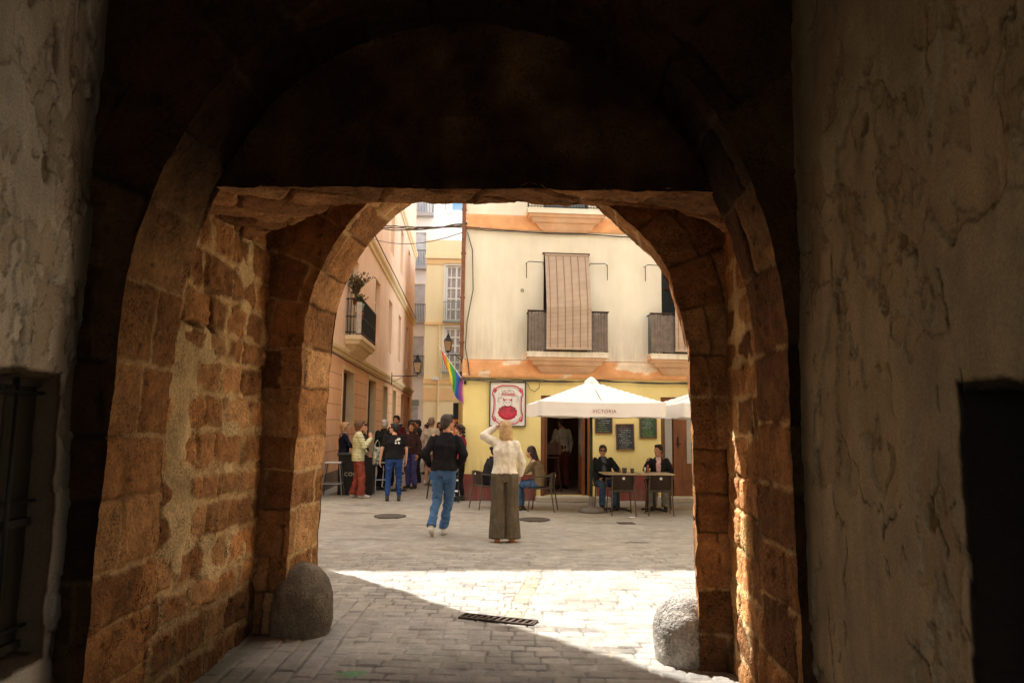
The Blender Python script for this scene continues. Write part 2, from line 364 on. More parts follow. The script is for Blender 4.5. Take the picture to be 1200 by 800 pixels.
m5 = nn(nt, 'ShaderNodeMix', data_type='RGBA'); L(h2.outputs[0], m5.inputs[0]); L(mx.outputs[2], m5.inputs[6]); L(c4.outputs[2], m5.inputs[7])
L(m5.outputs[2], bg.inputs['Color']); bg.inputs['Strength'].default_value = .37
sl = bpy.data.lights.new('sun', 'SUN'); sl.energy = 9.5; sl.angle = R(.53); sl.color = (1, .97, .93)
so = bpy.data.objects.new('sun', sl); COL.objects.link(so)
sd = Vector((SUN_AZ[0]*math.cos(SUN_EL), SUN_AZ[1]*math.cos(SUN_EL), math.sin(SUN_EL)))
so.rotation_euler = sd.to_track_quat('Z', 'Y').to_euler()
sc.view_settings.view_transform = 'Standard'; sc.view_settings.look = 'None'; sc.view_settings.exposure = 0
sc.cycles.max_bounces = 12; sc.cycles.diffuse_bounces = 8; sc.cycles.glossy_bounces = 3; sc.cycles.transmission_bounces = 4
sc.cycles.use_denoising = True; sc.cycles.caustics_reflective = False; sc.cycles.caustics_refractive = False
try: sc.cycles.sample_clamp_indirect = 6
except Exception: pass


# ================================================================== THE GATEWAY
GATE = thing('stone_gateway', (0, 0, 0), 0, 'dark brown shellstone gateway passage with two round arches and a flat lintel between them', 'gateway')
# inner arch: soffit, front face
pf, S, hj = arch_profile(-.285, 1.62, 2.0, .07, .03, kz=1.22)
Y0, Y1 = 3.53, 4.14
sv = np.arange(0, S+.012, .013); dv = np.linspace(Y0, Y1, 48)
def ef(lo, hi, wd=.012): return lambda u, v: ss(0, wd, u-lo)*ss(0, wd, hi-u)
def m_sof(u, v):   # u depth, v along
    x, z, nx, nz = pf(v); x = x+np.where(x > 0, .05*(u-Y0), 0)
    return np.stack([x, u, z], 1), np.stack([-nx, 0*x, -nz], 1)
ar = [0]
for k, a in enumerate([.33, .30, .27, .36, .31, .36]+[.345]*15+[.36, .31, .30, .28, .34, .33, .4]): ar.append(ar[-1]+a)
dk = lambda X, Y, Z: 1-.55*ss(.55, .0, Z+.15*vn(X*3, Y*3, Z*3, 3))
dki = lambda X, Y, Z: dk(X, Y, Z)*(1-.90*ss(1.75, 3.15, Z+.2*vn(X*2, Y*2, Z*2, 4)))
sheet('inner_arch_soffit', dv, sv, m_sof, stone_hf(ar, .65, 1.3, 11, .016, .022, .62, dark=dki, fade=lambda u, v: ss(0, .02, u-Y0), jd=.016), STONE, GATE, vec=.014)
wv = np.r_[np.arange(0, .5, .02), np.arange(.5, 1.61, .06)]
def m_fac(u, v):
    x, z, nx, nz = pf(v); return np.stack([x+nx*u, 0*x+Y0, z+nz*u], 1), np.stack([0*x, 0*x-1, 0*x], 1)
sheet('inner_arch_face', wv, sv[::2], m_fac, stone_hf(ar, .4, .6, 12, .012, .02, .4, dark=lambda X, Y, Z: .10+0*X, fade=lambda u, v: ss(0, .03, u), jd=.015), STONE, GATE, vec=.014)  # face stone darkened throughout, its shade painted into the colour
# tympanum above the lintel (plastered; its shade is put into the dark colours)
ZL = 2.97
def m_tym(u, v): return np.stack([u, 0*u+4.10, v], 1), np.stack([0*u, 0*u-1, 0*u], 1)
def h_tym(u, v, P):
    big = fbm(u*2.2, v*2.2, 0*u, 61, 5); st = vn(u*3.2+.3*vn(u*2, v*2, 0*u, 2), v*.45, 0*u, 63)
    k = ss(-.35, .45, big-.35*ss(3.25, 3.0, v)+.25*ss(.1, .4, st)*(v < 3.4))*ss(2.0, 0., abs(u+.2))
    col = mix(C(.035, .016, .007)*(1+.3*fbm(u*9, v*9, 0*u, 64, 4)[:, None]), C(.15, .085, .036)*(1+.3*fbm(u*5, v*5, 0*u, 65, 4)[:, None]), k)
    jt = ss(.035, .0, abs(((u+.15*(v-3.0)*(u+.3)+.02*vn(u*6, v*6, 0*u, 4)) % .36)-.18))*(v < 3.42)
    return k*.006+.008*fbm(u*8, v*8, 0*u, 66, 4)*ss(2.97, 3.0, v)-jt*.008, np.clip(mix(col, C(.05, .03, .02), jt*.5), .004, 1)
sheet('tympanum', np.arange(-2.1, 1.55, .018), np.arange(ZL, 4.2, .018), m_tym, h_tym, STONE, GATE, vec=.012)
# lintel underside, reaching back to the slot behind it
def far_edge(x):
    return np.interp(x, [-2.05, -1.97, -1.04, -.9, .5, .62, 1.0, 1.3, 1.45, 1.7], [5.50, 5.38, 4.42, 4.38, 4.37, 4.38, 4.50, 4.74, 4.95, 5.3])
def m_lin(u, v):
    y = 4.10+v*(far_edge(u)-4.10); return np.stack([u, y, 0*u+ZL], 1), np.stack([0*u, 0*u, 0*u-1], 1)
lin_hf = stone_hf(courses(-3, 8, .26, .40, 5), .5, .9, 14, .020, .03, .45)
def h_lin(u, v, P):
    # joints fan: use plan coordinates turned 45 degrees at the corners
    a = P[:, 0]+P[:, 1]*.5; b2 = P[:, 1]-P[:, 0]*.45
    return lin_hf(a*1.0, b2*1.0, P)
sheet('lintel', np.arange(-2.02, 1.68, .014), np.linspace(0, 1, 60), m_lin, h_lin, STONE, GATE, vec=.020)
def m_lb(u, v): return np.stack([u, far_edge(u), ZL+v], 1), np.stack([0*u, 0*u+1, 0*u], 1)
sheet('lintel_back', np.arange(-2.02, 1.68, .03), np.linspace(0, 1.3, 40), m_lb, stone_hf(courses(-1, 2, .3, .4, 6), .4, .7, 15, .01), STONE, GATE, vec=.020)
# side walls of the passage
def pl_left(X, Y, Z):
    g = lambda y, z, sy, sz, a: a*np.exp(-((Y-y)/sy)**2-((Z-z)/sz)**2)
    return -.24+g(4.40, 1.75, .14, .40, .95)+g(4.45, 1.0, .17, .26, .95)+g(4.9, .75, .2, .12, .55)+g(5.35, 2.72, .16, .25, .7)+g(4.75, 2.1, .25, .2, .3)+g(5.2, 1.5, .12, .3, .3)
def m_left(u, v): return np.stack([0*u-1.97+.02*ss(4.1, 4.3, u)*0, u, v], 1), np.stack([0*u+1, 0*u, 0*u], 1)
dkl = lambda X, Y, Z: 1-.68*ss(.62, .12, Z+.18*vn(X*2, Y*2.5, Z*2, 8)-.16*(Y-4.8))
rl = [-.1, .16, .42, .62, .86, 1.10, 1.30, 1.56, 1.80, 2.03, 2.22, 2.46, 2.72, 3.0, 3.3, 3.6, 3.9, 4.2, 4.5]
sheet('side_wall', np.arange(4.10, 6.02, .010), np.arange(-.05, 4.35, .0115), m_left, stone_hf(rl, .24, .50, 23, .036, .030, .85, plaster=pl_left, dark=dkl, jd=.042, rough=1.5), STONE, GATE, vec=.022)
def m_right(u, v):
    return np.stack([1.40+(u-4.1)*.10, u, v], 1), np.stack([0*u-.995, 0*u+.099, 0*u], 1)
pl_right = lambda X, Y, Z: -.25+.6*np.exp(-((Y-4.75)/.25)**2-((Z-2.3)/.35)**2)
sheet('side_wall', np.arange(4.10, 5.36, .010), np.arange(-.05, 4.35, .0125), m_right, stone_hf(rl, .25, .45, 29, .012, .02, .85, plaster=pl_right, dark=lambda X, Y, Z: (1-.3*ss(.5, 0, Z))*(1+.9*ss(4.45, 4.6, Y)*ss(1.9, 1.5, Z)), jd=.025), STONE, GATE, vec=.020)  # stone paled where the sun strip falls, sunlight painted into the colour
# outer arch, a little askew to the passage
ang = math.atan2(-.213, .977); OM = Matrix.Translation((-.205, 5.48, 0)) @ Matrix.Rotation(ang, 4, 'Z')
ct, st = math.cos(ang), math.sin(ang)
def to_o(x, y, z, nx, ny, nz):
    return np.stack([-.205+x*ct-y*st, 5.48+x*st+y*ct, z], 1), np.stack([nx*ct-ny*st, nx*st+ny*ct, nz], 1)
po_, So, hjo = arch_profile(0, 1.49, 2.24, .07, .05, pinch=.085)
aro = [0]
for k in range(40): aro.append(aro[-1]+[.34, .28, .36, .30, .26, .38, .32][k % 7])
so_ = np.arange(0, So+.012, .0125)
def m_os(u, v):
    x, z, nx, nz = po_(v); return to_o(x, u, z, -nx, 0*x, -nz)
sheet('outer_arch_soffit', np.linspace(0, .50, 42), so_, m_os, stone_hf(aro, .3, .8, 31, .009, .025, .6, dark=dk, jd=.02), STONE, GATE, vec=.016, low=.2)
def m_of(dep, sg):
    def f(u, v):
        x, z, nx, nz = po_(v); return to_o(x+nx*u, 0*x+dep, z+nz*u, 0*x, 0*x+sg, 0*x)
    return f
wo = np.r_[np.arange(0, .42, .014), np.arange(.42, 1.7, .05)]
sheet('outer_arch_face', wo, so_, m_of(0, -1), stone_hf(aro, .3, .55, 32, .010, .02, .45, dark=lambda X, Y, Z: .85*dk(X, Y, Z), fade=lambda u, v: ss(0, .03, u)), STONE, GATE, vec=.016, low=.2)
sheet('outer_arch_face', wo, so_[::2], m_of(.5, 1), stone_hf(aro, .3, .55, 33, .012, .02, .5, fade=lambda u, v: ss(0, .03, u)), STONE, GATE, vec=.016, low=.2)
b = MB()
b.box(-8, -1.75, .06, .47, -.1, 4.2, OM); b.box(1.75, 9, .06, .47, -.1, 4.2, OM); b.box(-8, 9, .06, .47, 3.9, 8.5, OM)
b.build('outer_wall', DIRTY, GATE)
b = MB(); b.box(-4, -2.06, 3.6, 6.2, -.1, 4.3); b.box(1.68, 4, 3.6, 5.3, -.1, 4.3); b.box(-4, -2.22, -2.6, 3.6, -.1, 4.3); b.box(1.88, 4, -2.6, 3.6, -.1, 4.3)
b.box(-4, 4, -2.6, 6.0, 4.3, 4.5)
b.box(-4, -1.5, -2.9, -2.6, -.1, 4.5); b.box(1.2, 4, -2.9, -2.6, -.1, 4.5); b.box(-1.5, 1.2, -2.9, -2.6, 2.5, 4.5)
b.build('vault', DIRTY, GATE)

# ------------------------------------------------------------------ plastered walls near the camera
def poly_d(y, z, pts):
    d = np.full_like(y, 9.)
    for (a, b_), (c, e) in zip(pts[:-1], pts[1:]):
        vx, vz = c-a, e-b_; t = np.clip(((y-a)*vx+(z-b_)*vz)/(vx*vx+vz*vz), 0, 1)
        d = np.minimum(d, np.hypot(y-a-t*vx, z-b_-t*vz))
    return d
def plaster_hf(seed, base, under, hole, cracks, chips, hd, dimf, inner=(.09, .065, .04)):
    def f(u, v, P):
        Y, Z = u, v; wx = .05*fbm(Y*6, Z*6, 0*Y, seed, 4); 
        a = fbm(Y*2.0, Z*1.2, 0*Y, seed+1, 6); b2 = fbm(Y*5, Z*2.5, 0*Y, seed+2, 6)
        peel = ss(.13, .15, a+.3*b2); peel2 = ss(.20, .215, b2+.25*a)
        edge_ = ss(.035, .0, abs(a+.3*b2-.15)); edge2 = ss(.03, 0, abs(b2+.25*a-.21)); h = -.011*peel-.008*peel2+.014*fbm(Y*1.5, Z*1.2, 0*Y, seed+3, 3)+.0025*fbm(Y*14, Z*14, 0*Y, seed+4, 4)
        col = mix(base*(1+.25*a[:, None]), under*(1+.3*b2[:, None]), .32*peel); col = mix(col, base*1.2, .3*peel2); col = col*(1-.42*edge_*ss(-.2, .2, b2)-.30*edge2)[:, None]; col = col*(1+.18*fbm(Y*11, Z*8, 0*Y, seed+15, 4))[:, None]  # peel edges darkened, their shadow lines painted in; flakes below likewise
        p3_ = fbm(Y*8, Z*5, 0*Y, seed+31, 5); g3 = ss(-.05, .15, vn(Y*1.3, Z*1.1, 0*Y, seed+32)); k3 = ss(.19, .20, p3_)*g3; h = h-.007*k3; col = mix(col, under*(.8+.5*p3_)[:, None], .4*k3); col = col*(1-.4*ss(.03, 0, abs(p3_-.18))*g3)[:, None]; streak = fbm(Y*16, Z*1.1, 0*Y, seed+5, 4); col = col*(1+.16*streak)[:, None]
        rid = abs(fbm(Y*2.2+.4, Z*1.0, 0*Y, seed+6, 5)); gate_ = ss(.0, .2, vn(Y*1.7, Z*1.7, 0*Y, seed+7)+.05)
        ck = ss(.010, .0, rid)*gate_; h = h-.008*ck; col = mix(col, C(.05, .035, .02), .75*ck)
        for pts, wd in cracks:
            d = poly_d(Y+wx, Z+.04*fbm(Y*7, Z*7, 0*Y, seed+9, 4), pts); k = ss(wd, wd*.3, d)*ss(-.25, .05, fbm(Y*8, Z*8, 0*Y, seed+30, 3)); h = h-.012*k; col = mix(col, C(.05, .035, .02), .75*k)
            k2 = ss(.05, .0, d)*(fbm(Y*9, Z*9, 0*Y, seed+10, 3) > .05); h = h+.004*k2
        for (cy, cz, ry, rz) in chips:
            q = np.hypot((Y-cy)/ry, (Z-cz)/rz)+.5*fbm(Y*12, Z*12, 0*Y, seed+11, 3); k = ss(1.0, .85, q); h = h-.014*k; col = mix(col, under*.55, .8*k)
        hy0, hy1, hz0, hz1 = hole
        e = .016*fbm(Y*9, Z*9, 0*Y, seed+12, 4)
        ins = np.minimum(np.minimum(Y-hy0, hy1-Y), np.minimum(Z-hz0, hz1-Z))+e
        k = ss(-.004, .004, ins); h = h*(1-k)-hd*k; col = mix(col, C(*inner), ss(-.05, -.03, ins))  # inner colour carries the shade inside the opening, rim included
        rim = ss(-.05, 0, ins)*(1-k)*ss(.0, .15, vn(Y*11, Z*11, 0*Y, seed+13)); col = mix(col, under*.8, .6*rim*(1-ss(-.05, -.03, ins))); h = h-.006*rim
        return h, np.clip(col*dimf(Y, Z)[:, None], .004, 1)
    return f
PW = thing('plastered_wall', (0, 0, 0), 0, 'pale grey peeling plaster wall with the barred window, left of the archway', 'wall')
def m_pl(u, v): return np.stack([0*u-2.08, u, v], 1), np.stack([0*u+1, 0*u, 0*u], 1)
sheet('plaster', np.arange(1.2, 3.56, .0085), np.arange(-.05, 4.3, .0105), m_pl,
      plaster_hf(71, C(.84, .78, .67), C(.60, .49, .34), (2.0, 3.39, .60, 1.80), [([(3.40, 2.9), (3.37, 2.6), (3.42, 2.3)], .006)], [(3.18, 3.28, .035, .12), (3.16, 2.72, .04, .09), (3.0, 3.45, .03, .07)], .13, lambda Y, Z: (1-.25*ss(.9, .3, Z))*(1-.80*ss(3.34, 3.54, Y+.03*vn(Y*0, Z*2, 0*Z, 3)))), PLAST, PW, vec=.004)  # plaster darkens into the arch corner, the jamb's shade painted in
win = MB().box(-2.215, -2.185, 1.95, 3.40, .58, 1.82).build('window_shutter', SHUT, PW)
b = MB()
for y in (2.45, 2.78, 2.80, 3.12): b.box(-2.185, -2.165, y, y+.02, .6, 1.8)
for z in (.62, 1.15, 1.77): b.box(-2.184, -2.160, 1.95, 3.38, z, z+.035)
b.build('board', SHUT, win)
gr = MB()
for y in (2.60, 2.90, 3.20): gr.tube([(-2.15, y, .58), (-2.15, y, 1.82)], .009, 8)
for z in (.72, 1.26, 1.74): gr.tube([(-2.15, 2.0, z), (-2.15, 3.38, z)], .008, 8)
gr.build('window_grille', BLACKM, PW, True)
PR = thing('plastered_wall', (0, 0, 0), 0, 'brown cracked plaster wall with a dark recess, right of the archway', 'wall')
def m_prr(u, v): return np.stack([0*u+1.40, u, v], 1), np.stack([0*u-1, 0*u, 0*u], 1)
crk = [([(2.38, 3.05), (2.36, 2.75), (2.42, 2.5)], .007), ([(2.45, 1.85), (2.40, 1.62), (2.46, 1.40), (2.42, 1.22), (2.40, 1.08), (2.28, .90)], .008), ([(2.68, 1.2), (2.70, 1.0), (2.66, .88), (2.55, .75)], .006),
       ([(2.30, 1.74), (2.30, 2.0), (2.38, 2.15)], .007), ([(3.2, 2.45), (3.15, 2.1), (3.2, 1.95)], .006), ([(2.2, 1.72), (2.26, 1.5), (2.42, 1.35)], .005), ([(3.35, .9), (3.3, .5), (3.2, .2)], .005)]
sheet('plaster', np.arange(1.2, 3.58, .0085), np.arange(-.05, 4.3, .0105), m_prr,
      plaster_hf(92, C(.50, .41, .275), C(.42, .30, .175), (.6, 2.27, -.2, 1.73), crk, [(2.85, 2.85, .04, .05), (2.5, 1.33, .03, .05), (2.62, 2.3, .03, .04), (2.42, 3.35, .10, .07)], .42, lambda Y, Z: (1-.2*ss(2.4, 3.6, Z))*(1-.35*ss(3.25, 3.55, Y)), (.014, .011, .008)), PLAST, PR, vec=.004)  # wall top and arch corner darkened, shade put into the plaster colour
# rest of the two walls, nearer than the picture shows
MB().box(-2.22, -2.08, -2.6, 1.21, -.1, 4.3).build('wall_end', mat('plain_plaster', (.48, .42, .33), .9, .15, 2, .4, 30), PW)
MB().box(1.40, 1.80, -2.6, 1.21, -.1, 4.3).build('wall_end', MATS['plain_plaster'], PR)

# ------------------------------------------------------------------ guard stones
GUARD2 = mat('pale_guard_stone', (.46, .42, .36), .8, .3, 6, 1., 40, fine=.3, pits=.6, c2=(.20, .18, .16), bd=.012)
def guard(x, y, r, h, seed, label, yaw=0, sq=1.0, m=GUARD):
    V = []; F = []; n = 72; k = 60
    for i in range(k+1):
        t = i/k; z = h*math.sin(min(t, 1)*PI/2)**1.0 if t < 1 else h
        z = h*t**.8
        rr = r*(1-max(0, (z/h-.35)/.65)**3.0)**.5*(1.0+.05*math.sin(z/h*4)) if t < 1 else .002
        for j in range(n):
            a = 2*PI*j/n; V.append((rr*math.cos(a)*sq, rr*math.sin(a), z))
    V = np.array(V); q = fbm(V[:, 0]*4, V[:, 1]*4, V[:, 2]*4, seed, 4)*1.5; q2 = fbm(V[:, 0]*22, V[:, 1]*22, V[:, 2]*22, seed+5, 3)
    s = 1+.10*q+.025*q2; V[:, 0] *= s; V[:, 1] *= s; V[:, 2] = V[:, 2]*(1+.04*q)-.02
    for i in range(k):
        for j in range(n): F.append((i*n+j, i*n+(j+1) % n, (i+1)*n+(j+1) % n, (i+1)*n+j))
    F.append(tuple(range(k*n, k*n+n)))
    b = MB(); b.add([tuple(p) for p in V], F); o = b.build('guard_stone', m, None, True); o.location = (x, y, 0); o.rotation_euler = (0, 0, yaw)
    tag(o, label, 'guard stone', 'worn guard stones at the feet of the outer arch')
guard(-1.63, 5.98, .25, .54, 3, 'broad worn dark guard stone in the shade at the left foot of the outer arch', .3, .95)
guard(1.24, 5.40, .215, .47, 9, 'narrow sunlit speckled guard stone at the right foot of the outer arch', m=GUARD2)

# ================================================================== GROUND
def ground_hf(u, v, P):
    X, Y = u, v
    wx = .05*vn(X*.9, Y*.9, 0*X, 2); row = .128
    yy = Y+.05*vn(X*.5, Y*.5, 0*X, 5)+.012*vn(X*4, Y*4, 0*X, 6)+.02*X; ri = np.floor(yy/row).astype(np.int64)
    off = h3(ri, ri*0, ri*0, 4)*.3; wd = .155+.05*h3(ri, ri*0+1, ri*0, 4)
    xx = X+wx+off+.010*vn(X*6, Y*6, 0*X, 9); ci = np.floor(xx/wd).astype(np.int64)
    fy = (yy/row-ri); fx = (xx/wd-ci); d = np.minimum(np.minimum(fy, 1-fy)*row, np.minimum(fx, 1-fx)*wd)
    # gutter slabs along the left wall
    g = ss(-1.16, -1.14, -(X+.04*vn(Y*1.5, 0*Y, 0*Y, 3))*1.0-2.3+0*X) if False else ((X < -1.12+.05*vn(Y*1.5, 0*Y, 0*Y, 3)) & (Y < 6.9)).astype(float)
    gx = (X+.02*vn(Y*2, X*2, 0*X, 8))/.14; gi = np.floor(gx).astype(np.int64); gy = (Y+h3(gi, gi*0, gi*0, 6)*.5)/.42; gj = np.floor(gy).astype(np.int64)
    dg = np.minimum(np.minimum(gx-gi, 1-gx+gi)*.14, np.minimum(gy-gj, 1-gy+gj)*.42)
    d = np.where(g > 0, dg, d); A = np.where(g > 0, gi+900, ri); B = np.where(g > 0, gj, ci)
    r1, r2, r3 = h3(A, B, A*0, 7), h3(A, B, A*0+1, 7), h3(A, B, A*0+2, 7)
    n1 = fbm(X*9, Y*9, 0*X, 12, 4); n0 = fbm(X*.8, Y*.8, 0*X, 13, 4); n2 = fbm(X*30, Y*30, 0*X, 14, 3)
    far = ss(7.5, 12, Y)
    prof = ss(.0, .010, d+.007*n1-.002); wear = (1-.55*far)*ss(-.6, .1, n0+.35)
    hgt = (prof-1)*.009*wear+(r1-.5)*.009*prof*(1-.6*far)+(fy-.5)*(r2-.5)*.012*(1-.6*far)+n1*.0035+n2*.0012+n0*.012
    col = C(.39, .365, .315)*(1+.34*(r3-.5))[:, None]*(1+.22*n1+.12*n2)[:, None]; col = mix(col, C(.40, .36, .29)*(1+.2*n1)[:, None], ss(.1, .5, n0)*.6)
    jc = np.where(vn(X*1.8, Y*1.8, 0*X, 15)[:, None] > .1, C(.34, .28, .19), C(.12, .095, .068))
    col = mix(col, jc*(1+.2*n1)[:, None], (1-prof)*(.72-.3*far)*ss(-.5, .1, vn(X*2.7, Y*2.7, 0*X, 77)))
    # darker paving inside the passage, dusty tan outside
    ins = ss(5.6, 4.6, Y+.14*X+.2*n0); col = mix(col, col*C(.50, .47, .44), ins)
    col = mix(col, C(.44, .385, .305)*(1+.2*n0+.1*n1)[:, None], far*.55)*(1-.22*far)[:, None]
    # the strip of set stones running out from the drain
    cx = .03+.13*(Y-6.4); ds = abs(X-cx-.02*vn(Y*5, 0*Y, 0*Y, 3)); st = ss(.10, .06, ds)*ss(6.3, 6.5, Y)*ss(8.7, 8.4, Y); lat = ss(.012, .004, np.minimum(abs(ds-.08), abs(((Y/.16) % 1)-.5)*.16+.2*(ds > .08)))
    col = mix(col, C(.50, .40, .22)*(1+.4*n1)[:, None], st*.6*ss(-.3, .2, n1+n0)); col = mix(col, C(.08, .06, .035), np.clip(lat*st*1.2, 0, 1)*.85); hgt = hgt-lat*st*.012
    # stains
    for (sx, sy, a, b2, k) in [(1.72, 10.6, .30, .10, .9), (-1.5, 12.2, .8, .1, .35), (-2.9, 13.6, .5, .25, .45), (-2.1, 11.9, .35, .3, .35), (.3, 6.1, .5, .1, .5), (1.5, 12.6, 1.0, .1, .3), (-.7, 13.9, .9, .1, .4), (.8, 6.9, .3, .5, .25), (-.9, 7.6, 1.2, .12, .25), (.9, 5.6, .22, .12, .5), (-.3, 5.3, .5, .2, .35), (1.2, 7.6, .35, .1, .3), (-.6, 9.8, .6, .12, .4), (.9, 9.9, .25, .08, .5), (2.4, 11.8, .4, .1, .5), (-1.9, 10.6, .7, .15, .35), (-3.0, 15.0, .5, .3, .4)]:
        q = np.hypot((X-sx)/a, (Y-sy)/b2)+.9*fbm(X*5, Y*5, 0*X, 30, 4); col = mix(col, col*C(.42, .38, .33), ss(1.0, .6, q)*k)
    q = np.hypot((X+1.05)/.16, (Y-5.0)/.10)+1.2*fbm(X*9, Y*9, 0*X, 31, 4); col = mix(col, C(.06, .30, .09), ss(.8, .5, q)*.6)
    # darker olive brown towards the foot of the left wall
    q = ss(-1.7, -1.95, X)*(Y < 6); col = mix(col, C(.10, .085, .045), q*.6)
    return hgt, np.clip(col, .01, 1)
def m_g(u, v): return np.stack([u, v, 0*u], 1), np.stack([0*u, 0*u, 0*u+1], 1)
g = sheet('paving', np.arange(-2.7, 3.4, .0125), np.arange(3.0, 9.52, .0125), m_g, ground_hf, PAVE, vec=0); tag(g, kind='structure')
g = sheet('paving_far', np.arange(-6.2, 7.6, .028), np.arange(9.5, 19.0, .028), m_g, ground_hf, PAVE, vec=0); tag(g, kind='structure')
b = MB(); b.quad((-400, -300, -.05), (400, -300, -.05), (400, 600, -.05), (-400, 600, -.05)); tag(b.build('ground', PAVE2), kind='structure')
b = MB(); b.quad((-12, 18.98, -.01), (12, 18.98, -.01), (12, 60, -.01), (-12, 60, -.01)); b.quad((-14, 6.0, -.02), (-2.65, 5.7, -.02), (-2.65, 9.55, -.02), (-14, 9.55, -.02)); b.quad((3.35, 5.0, -.02), (14, 4.0, -.02), (14, 9.55, -.02), (3.35, 9.55, -.02)); b.quad((-14, 9.54, -.02), (-6.15, 9.54, -.02), (-6.15, 19, -.02), (-14, 19, -.02)); b.quad((7.55, 9.54, -.02), (14, 9.54, -.02), (14, 19, -.02), (7.55, 19, -.02)); b.quad((-2.7, -2.9, -.02), (2.7, -2.9, -.02), (2.7, 3.02, -.02), (-2.7, 3.02, -.02))
tag(b.build('street', PAVE2), kind='structure')
# drain grate
D = thing('drain_grate', (-.09, 6.36, .004), R(-20)+R(0), 'rusty iron drain grate with a row of slots across the paving at the shadow edge', 'drain')
RUST = mat('rusty_iron', (.085, .060, .045), .7, .4, 12, .4, 60, metal=.2)
D.rotation_euler = (0, 0, R(-19))
b = MB(); b.box(-.33, .33, -.075, -.058, -.02, .012); b.box(-.33, .33, .058, .075, -.02, .012); b.box(-.33, -.315, -.058, .058, -.02, .0115); b.box(.315, .33, -.058, .058, -.02, .0115)
b.build('frame', RUST, D)
b = MB()
for k in range(11): x = -.285+k*.057; b.hexa([(x-.012, -.058, -.02), (x+.012, -.058, -.02), (x+.03, .058, -.02), (x+.006, .058, -.02), (x-.012, -.058, .010), (x+.012, -.058, .010), (x+.03, .058, .010), (x+.006, .058, .010)])
b.build('bars', RUST, D)
MB().box(-.315, .315, -.058, .058, -.012, -.004).build('gutter', mat('drain_dark', (.01, .009, .008), .9), D)
def manhole(x, y, r, lab):
    t = thing('manhole_cover', (x, y, .012), .4, lab, 'manhole cover', 'round manhole covers in the square')
    MB().lathe([(r, -.03), (r, .004), (r-.01, .006), (r-.025, .006), (r-.028, -.004)], seg=40).build('rim', RUST, t)
    b = MB(); b.lathe([(r-.035, -.03), (r-.035, .004)], seg=36)
    for a in range(-3, 4):
        for c in range(-3, 4):
            if math.hypot(a, c)*.055 < r-.06: b.box(a*.055-.012, a*.055+.012, c*.055-.012, c*.055+.012, .0041, .0065)
    b.build('lid', mat('cast_iron%d' % int(x*10+50), (.11, .095, .08), .6, .25, 14, .3, 70, metal=.3), t)
manhole(-2.11, 13.18, .28, 'round dark manhole cover in the paving left, before the group at the wall')
manhole(.42, 12.93, .27, 'round dusty manhole cover just right of the blonde woman in the cream sweater')
b = MB(); b.box(-.14, .14, -.11, .11, -.02, .014); o = b.build('access_cover', RUST, bevel=.004); o.location = (1.95, 12.6, 0); o.rotation_euler = (0, 0, .08); tag(o, 'small square iron access cover in the paving in front of the café tables', 'access cover')
# ================================================================== BUILDINGS
th = math.atan(.078); OX, OY = -1.05, 16.11
ex = Vector((math.cos(th), math.sin(th), 0)); ey = Vector((-math.sin(th), math.cos(th), 0))
def wor(a, b, z=0): p = Vector((OX, OY, 0))+ex*a+ey*b; p.z = z; return p
def cable(pts, sag, r, n=14, seed=0):
    out = []; rng = random.Random(seed)
    for a, c in zip(pts[:-1], pts[1:]):
        a = Vector(a); c = Vector(c)
        for k in range(n):
            t = k/n; p = a.lerp(c, t); p.z -= sag*4*t*(1-t)+rng.uniform(-1, 1)*r*.6; out.append(p)
    out.append(Vector(pts[-1])); return out
YB = thing('corner_building', (OX, OY, 0), th, 'cream and yellow corner building with orange bands and reed blinds above the café', 'building')
facade(YB, 'ground_floor_wall', 9, 2.66, [(1.71, 2.86, .10, 2.28), (4.40, 5.80, .10, 2.28)], .28, YELLOW, z0=0)
facade(YB, 'upper_wall', 9, 12.4, [(1.75, 2.78, 3.25, 5.46), (4.45, 5.48, 3.25, 5.46), (1.75, 2.78, 6.48, 8.7), (4.45, 5.48, 6.48, 8.7), (7.1, 8.1, 3.25, 5.46)], .26, CREAM, z0=2.66)
b = MB(); b.quad((0, 16, 0), (0, 0, 0), (0, 0, 2.66), (0, 16, 2.66)); b.build('side_wall', YELLOW, YB)
b = MB(); b.quad((0, 16, 2.66), (0, 0, 2.66), (0, 0, 12.4), (0, 16, 12.4)); b.quad((9, 0, 0), (9, 16, 0), (9, 16, 12.4), (9, 0, 12.4)); b.quad((0, 16, 12.4), (0, 0, 12.4), (9, 0, 12.4), (9, 16, 12.4)); b.build('side_wall', CREAM, YB)
# a band with a chipped lower part: a fine sheet
def band(z0, z1, out, name, chips):
    def mm(u, v): return np.stack([u, 0*u-out, v], 1), np.stack([0*u, 0*u-1, 0*u], 1)
    def hh(u, v, P):
        n = fbm(u*2.2, v*4, 0*u, int(z0*10), 5); n2 = fbm(u*9, v*9, 0*u, 3, 4)
        k = ss(.12, .17, n+chips(u, v)); col = mix(C(.74, .38, .17)*(1+.12*n2)[:, None]*(1+.1*n)[:, None], C(.80, .66, .48)*(1+.1*n2)[:, None], k)
        e = ss(0, .05, v-z0)*ss(0, .05, z1-v)
        return .012*e-.008*k+.004*n2, np.clip(col, 0, 1)
    sheet(name, np.arange(-.03, 9, .03), np.arange(z0, z1+.01, .02), mm, hh, PAVE, YB, vec=0)
    b = MB(); b.quad((-.03, -out, z1), (9, -out, z1), (9, 0, z1+.01), (-.03, 0, z1+.01)); b.quad((-.03, -out, z0), (9, -out, z0), (9, 0, z0), (-.03, 0, z0)); b.quad((-.03, 6, z0), (-.03, -out, z0), (-.03, -out, z1), (-.03, 6, z1)); b.build(name, ORANGE, YB)
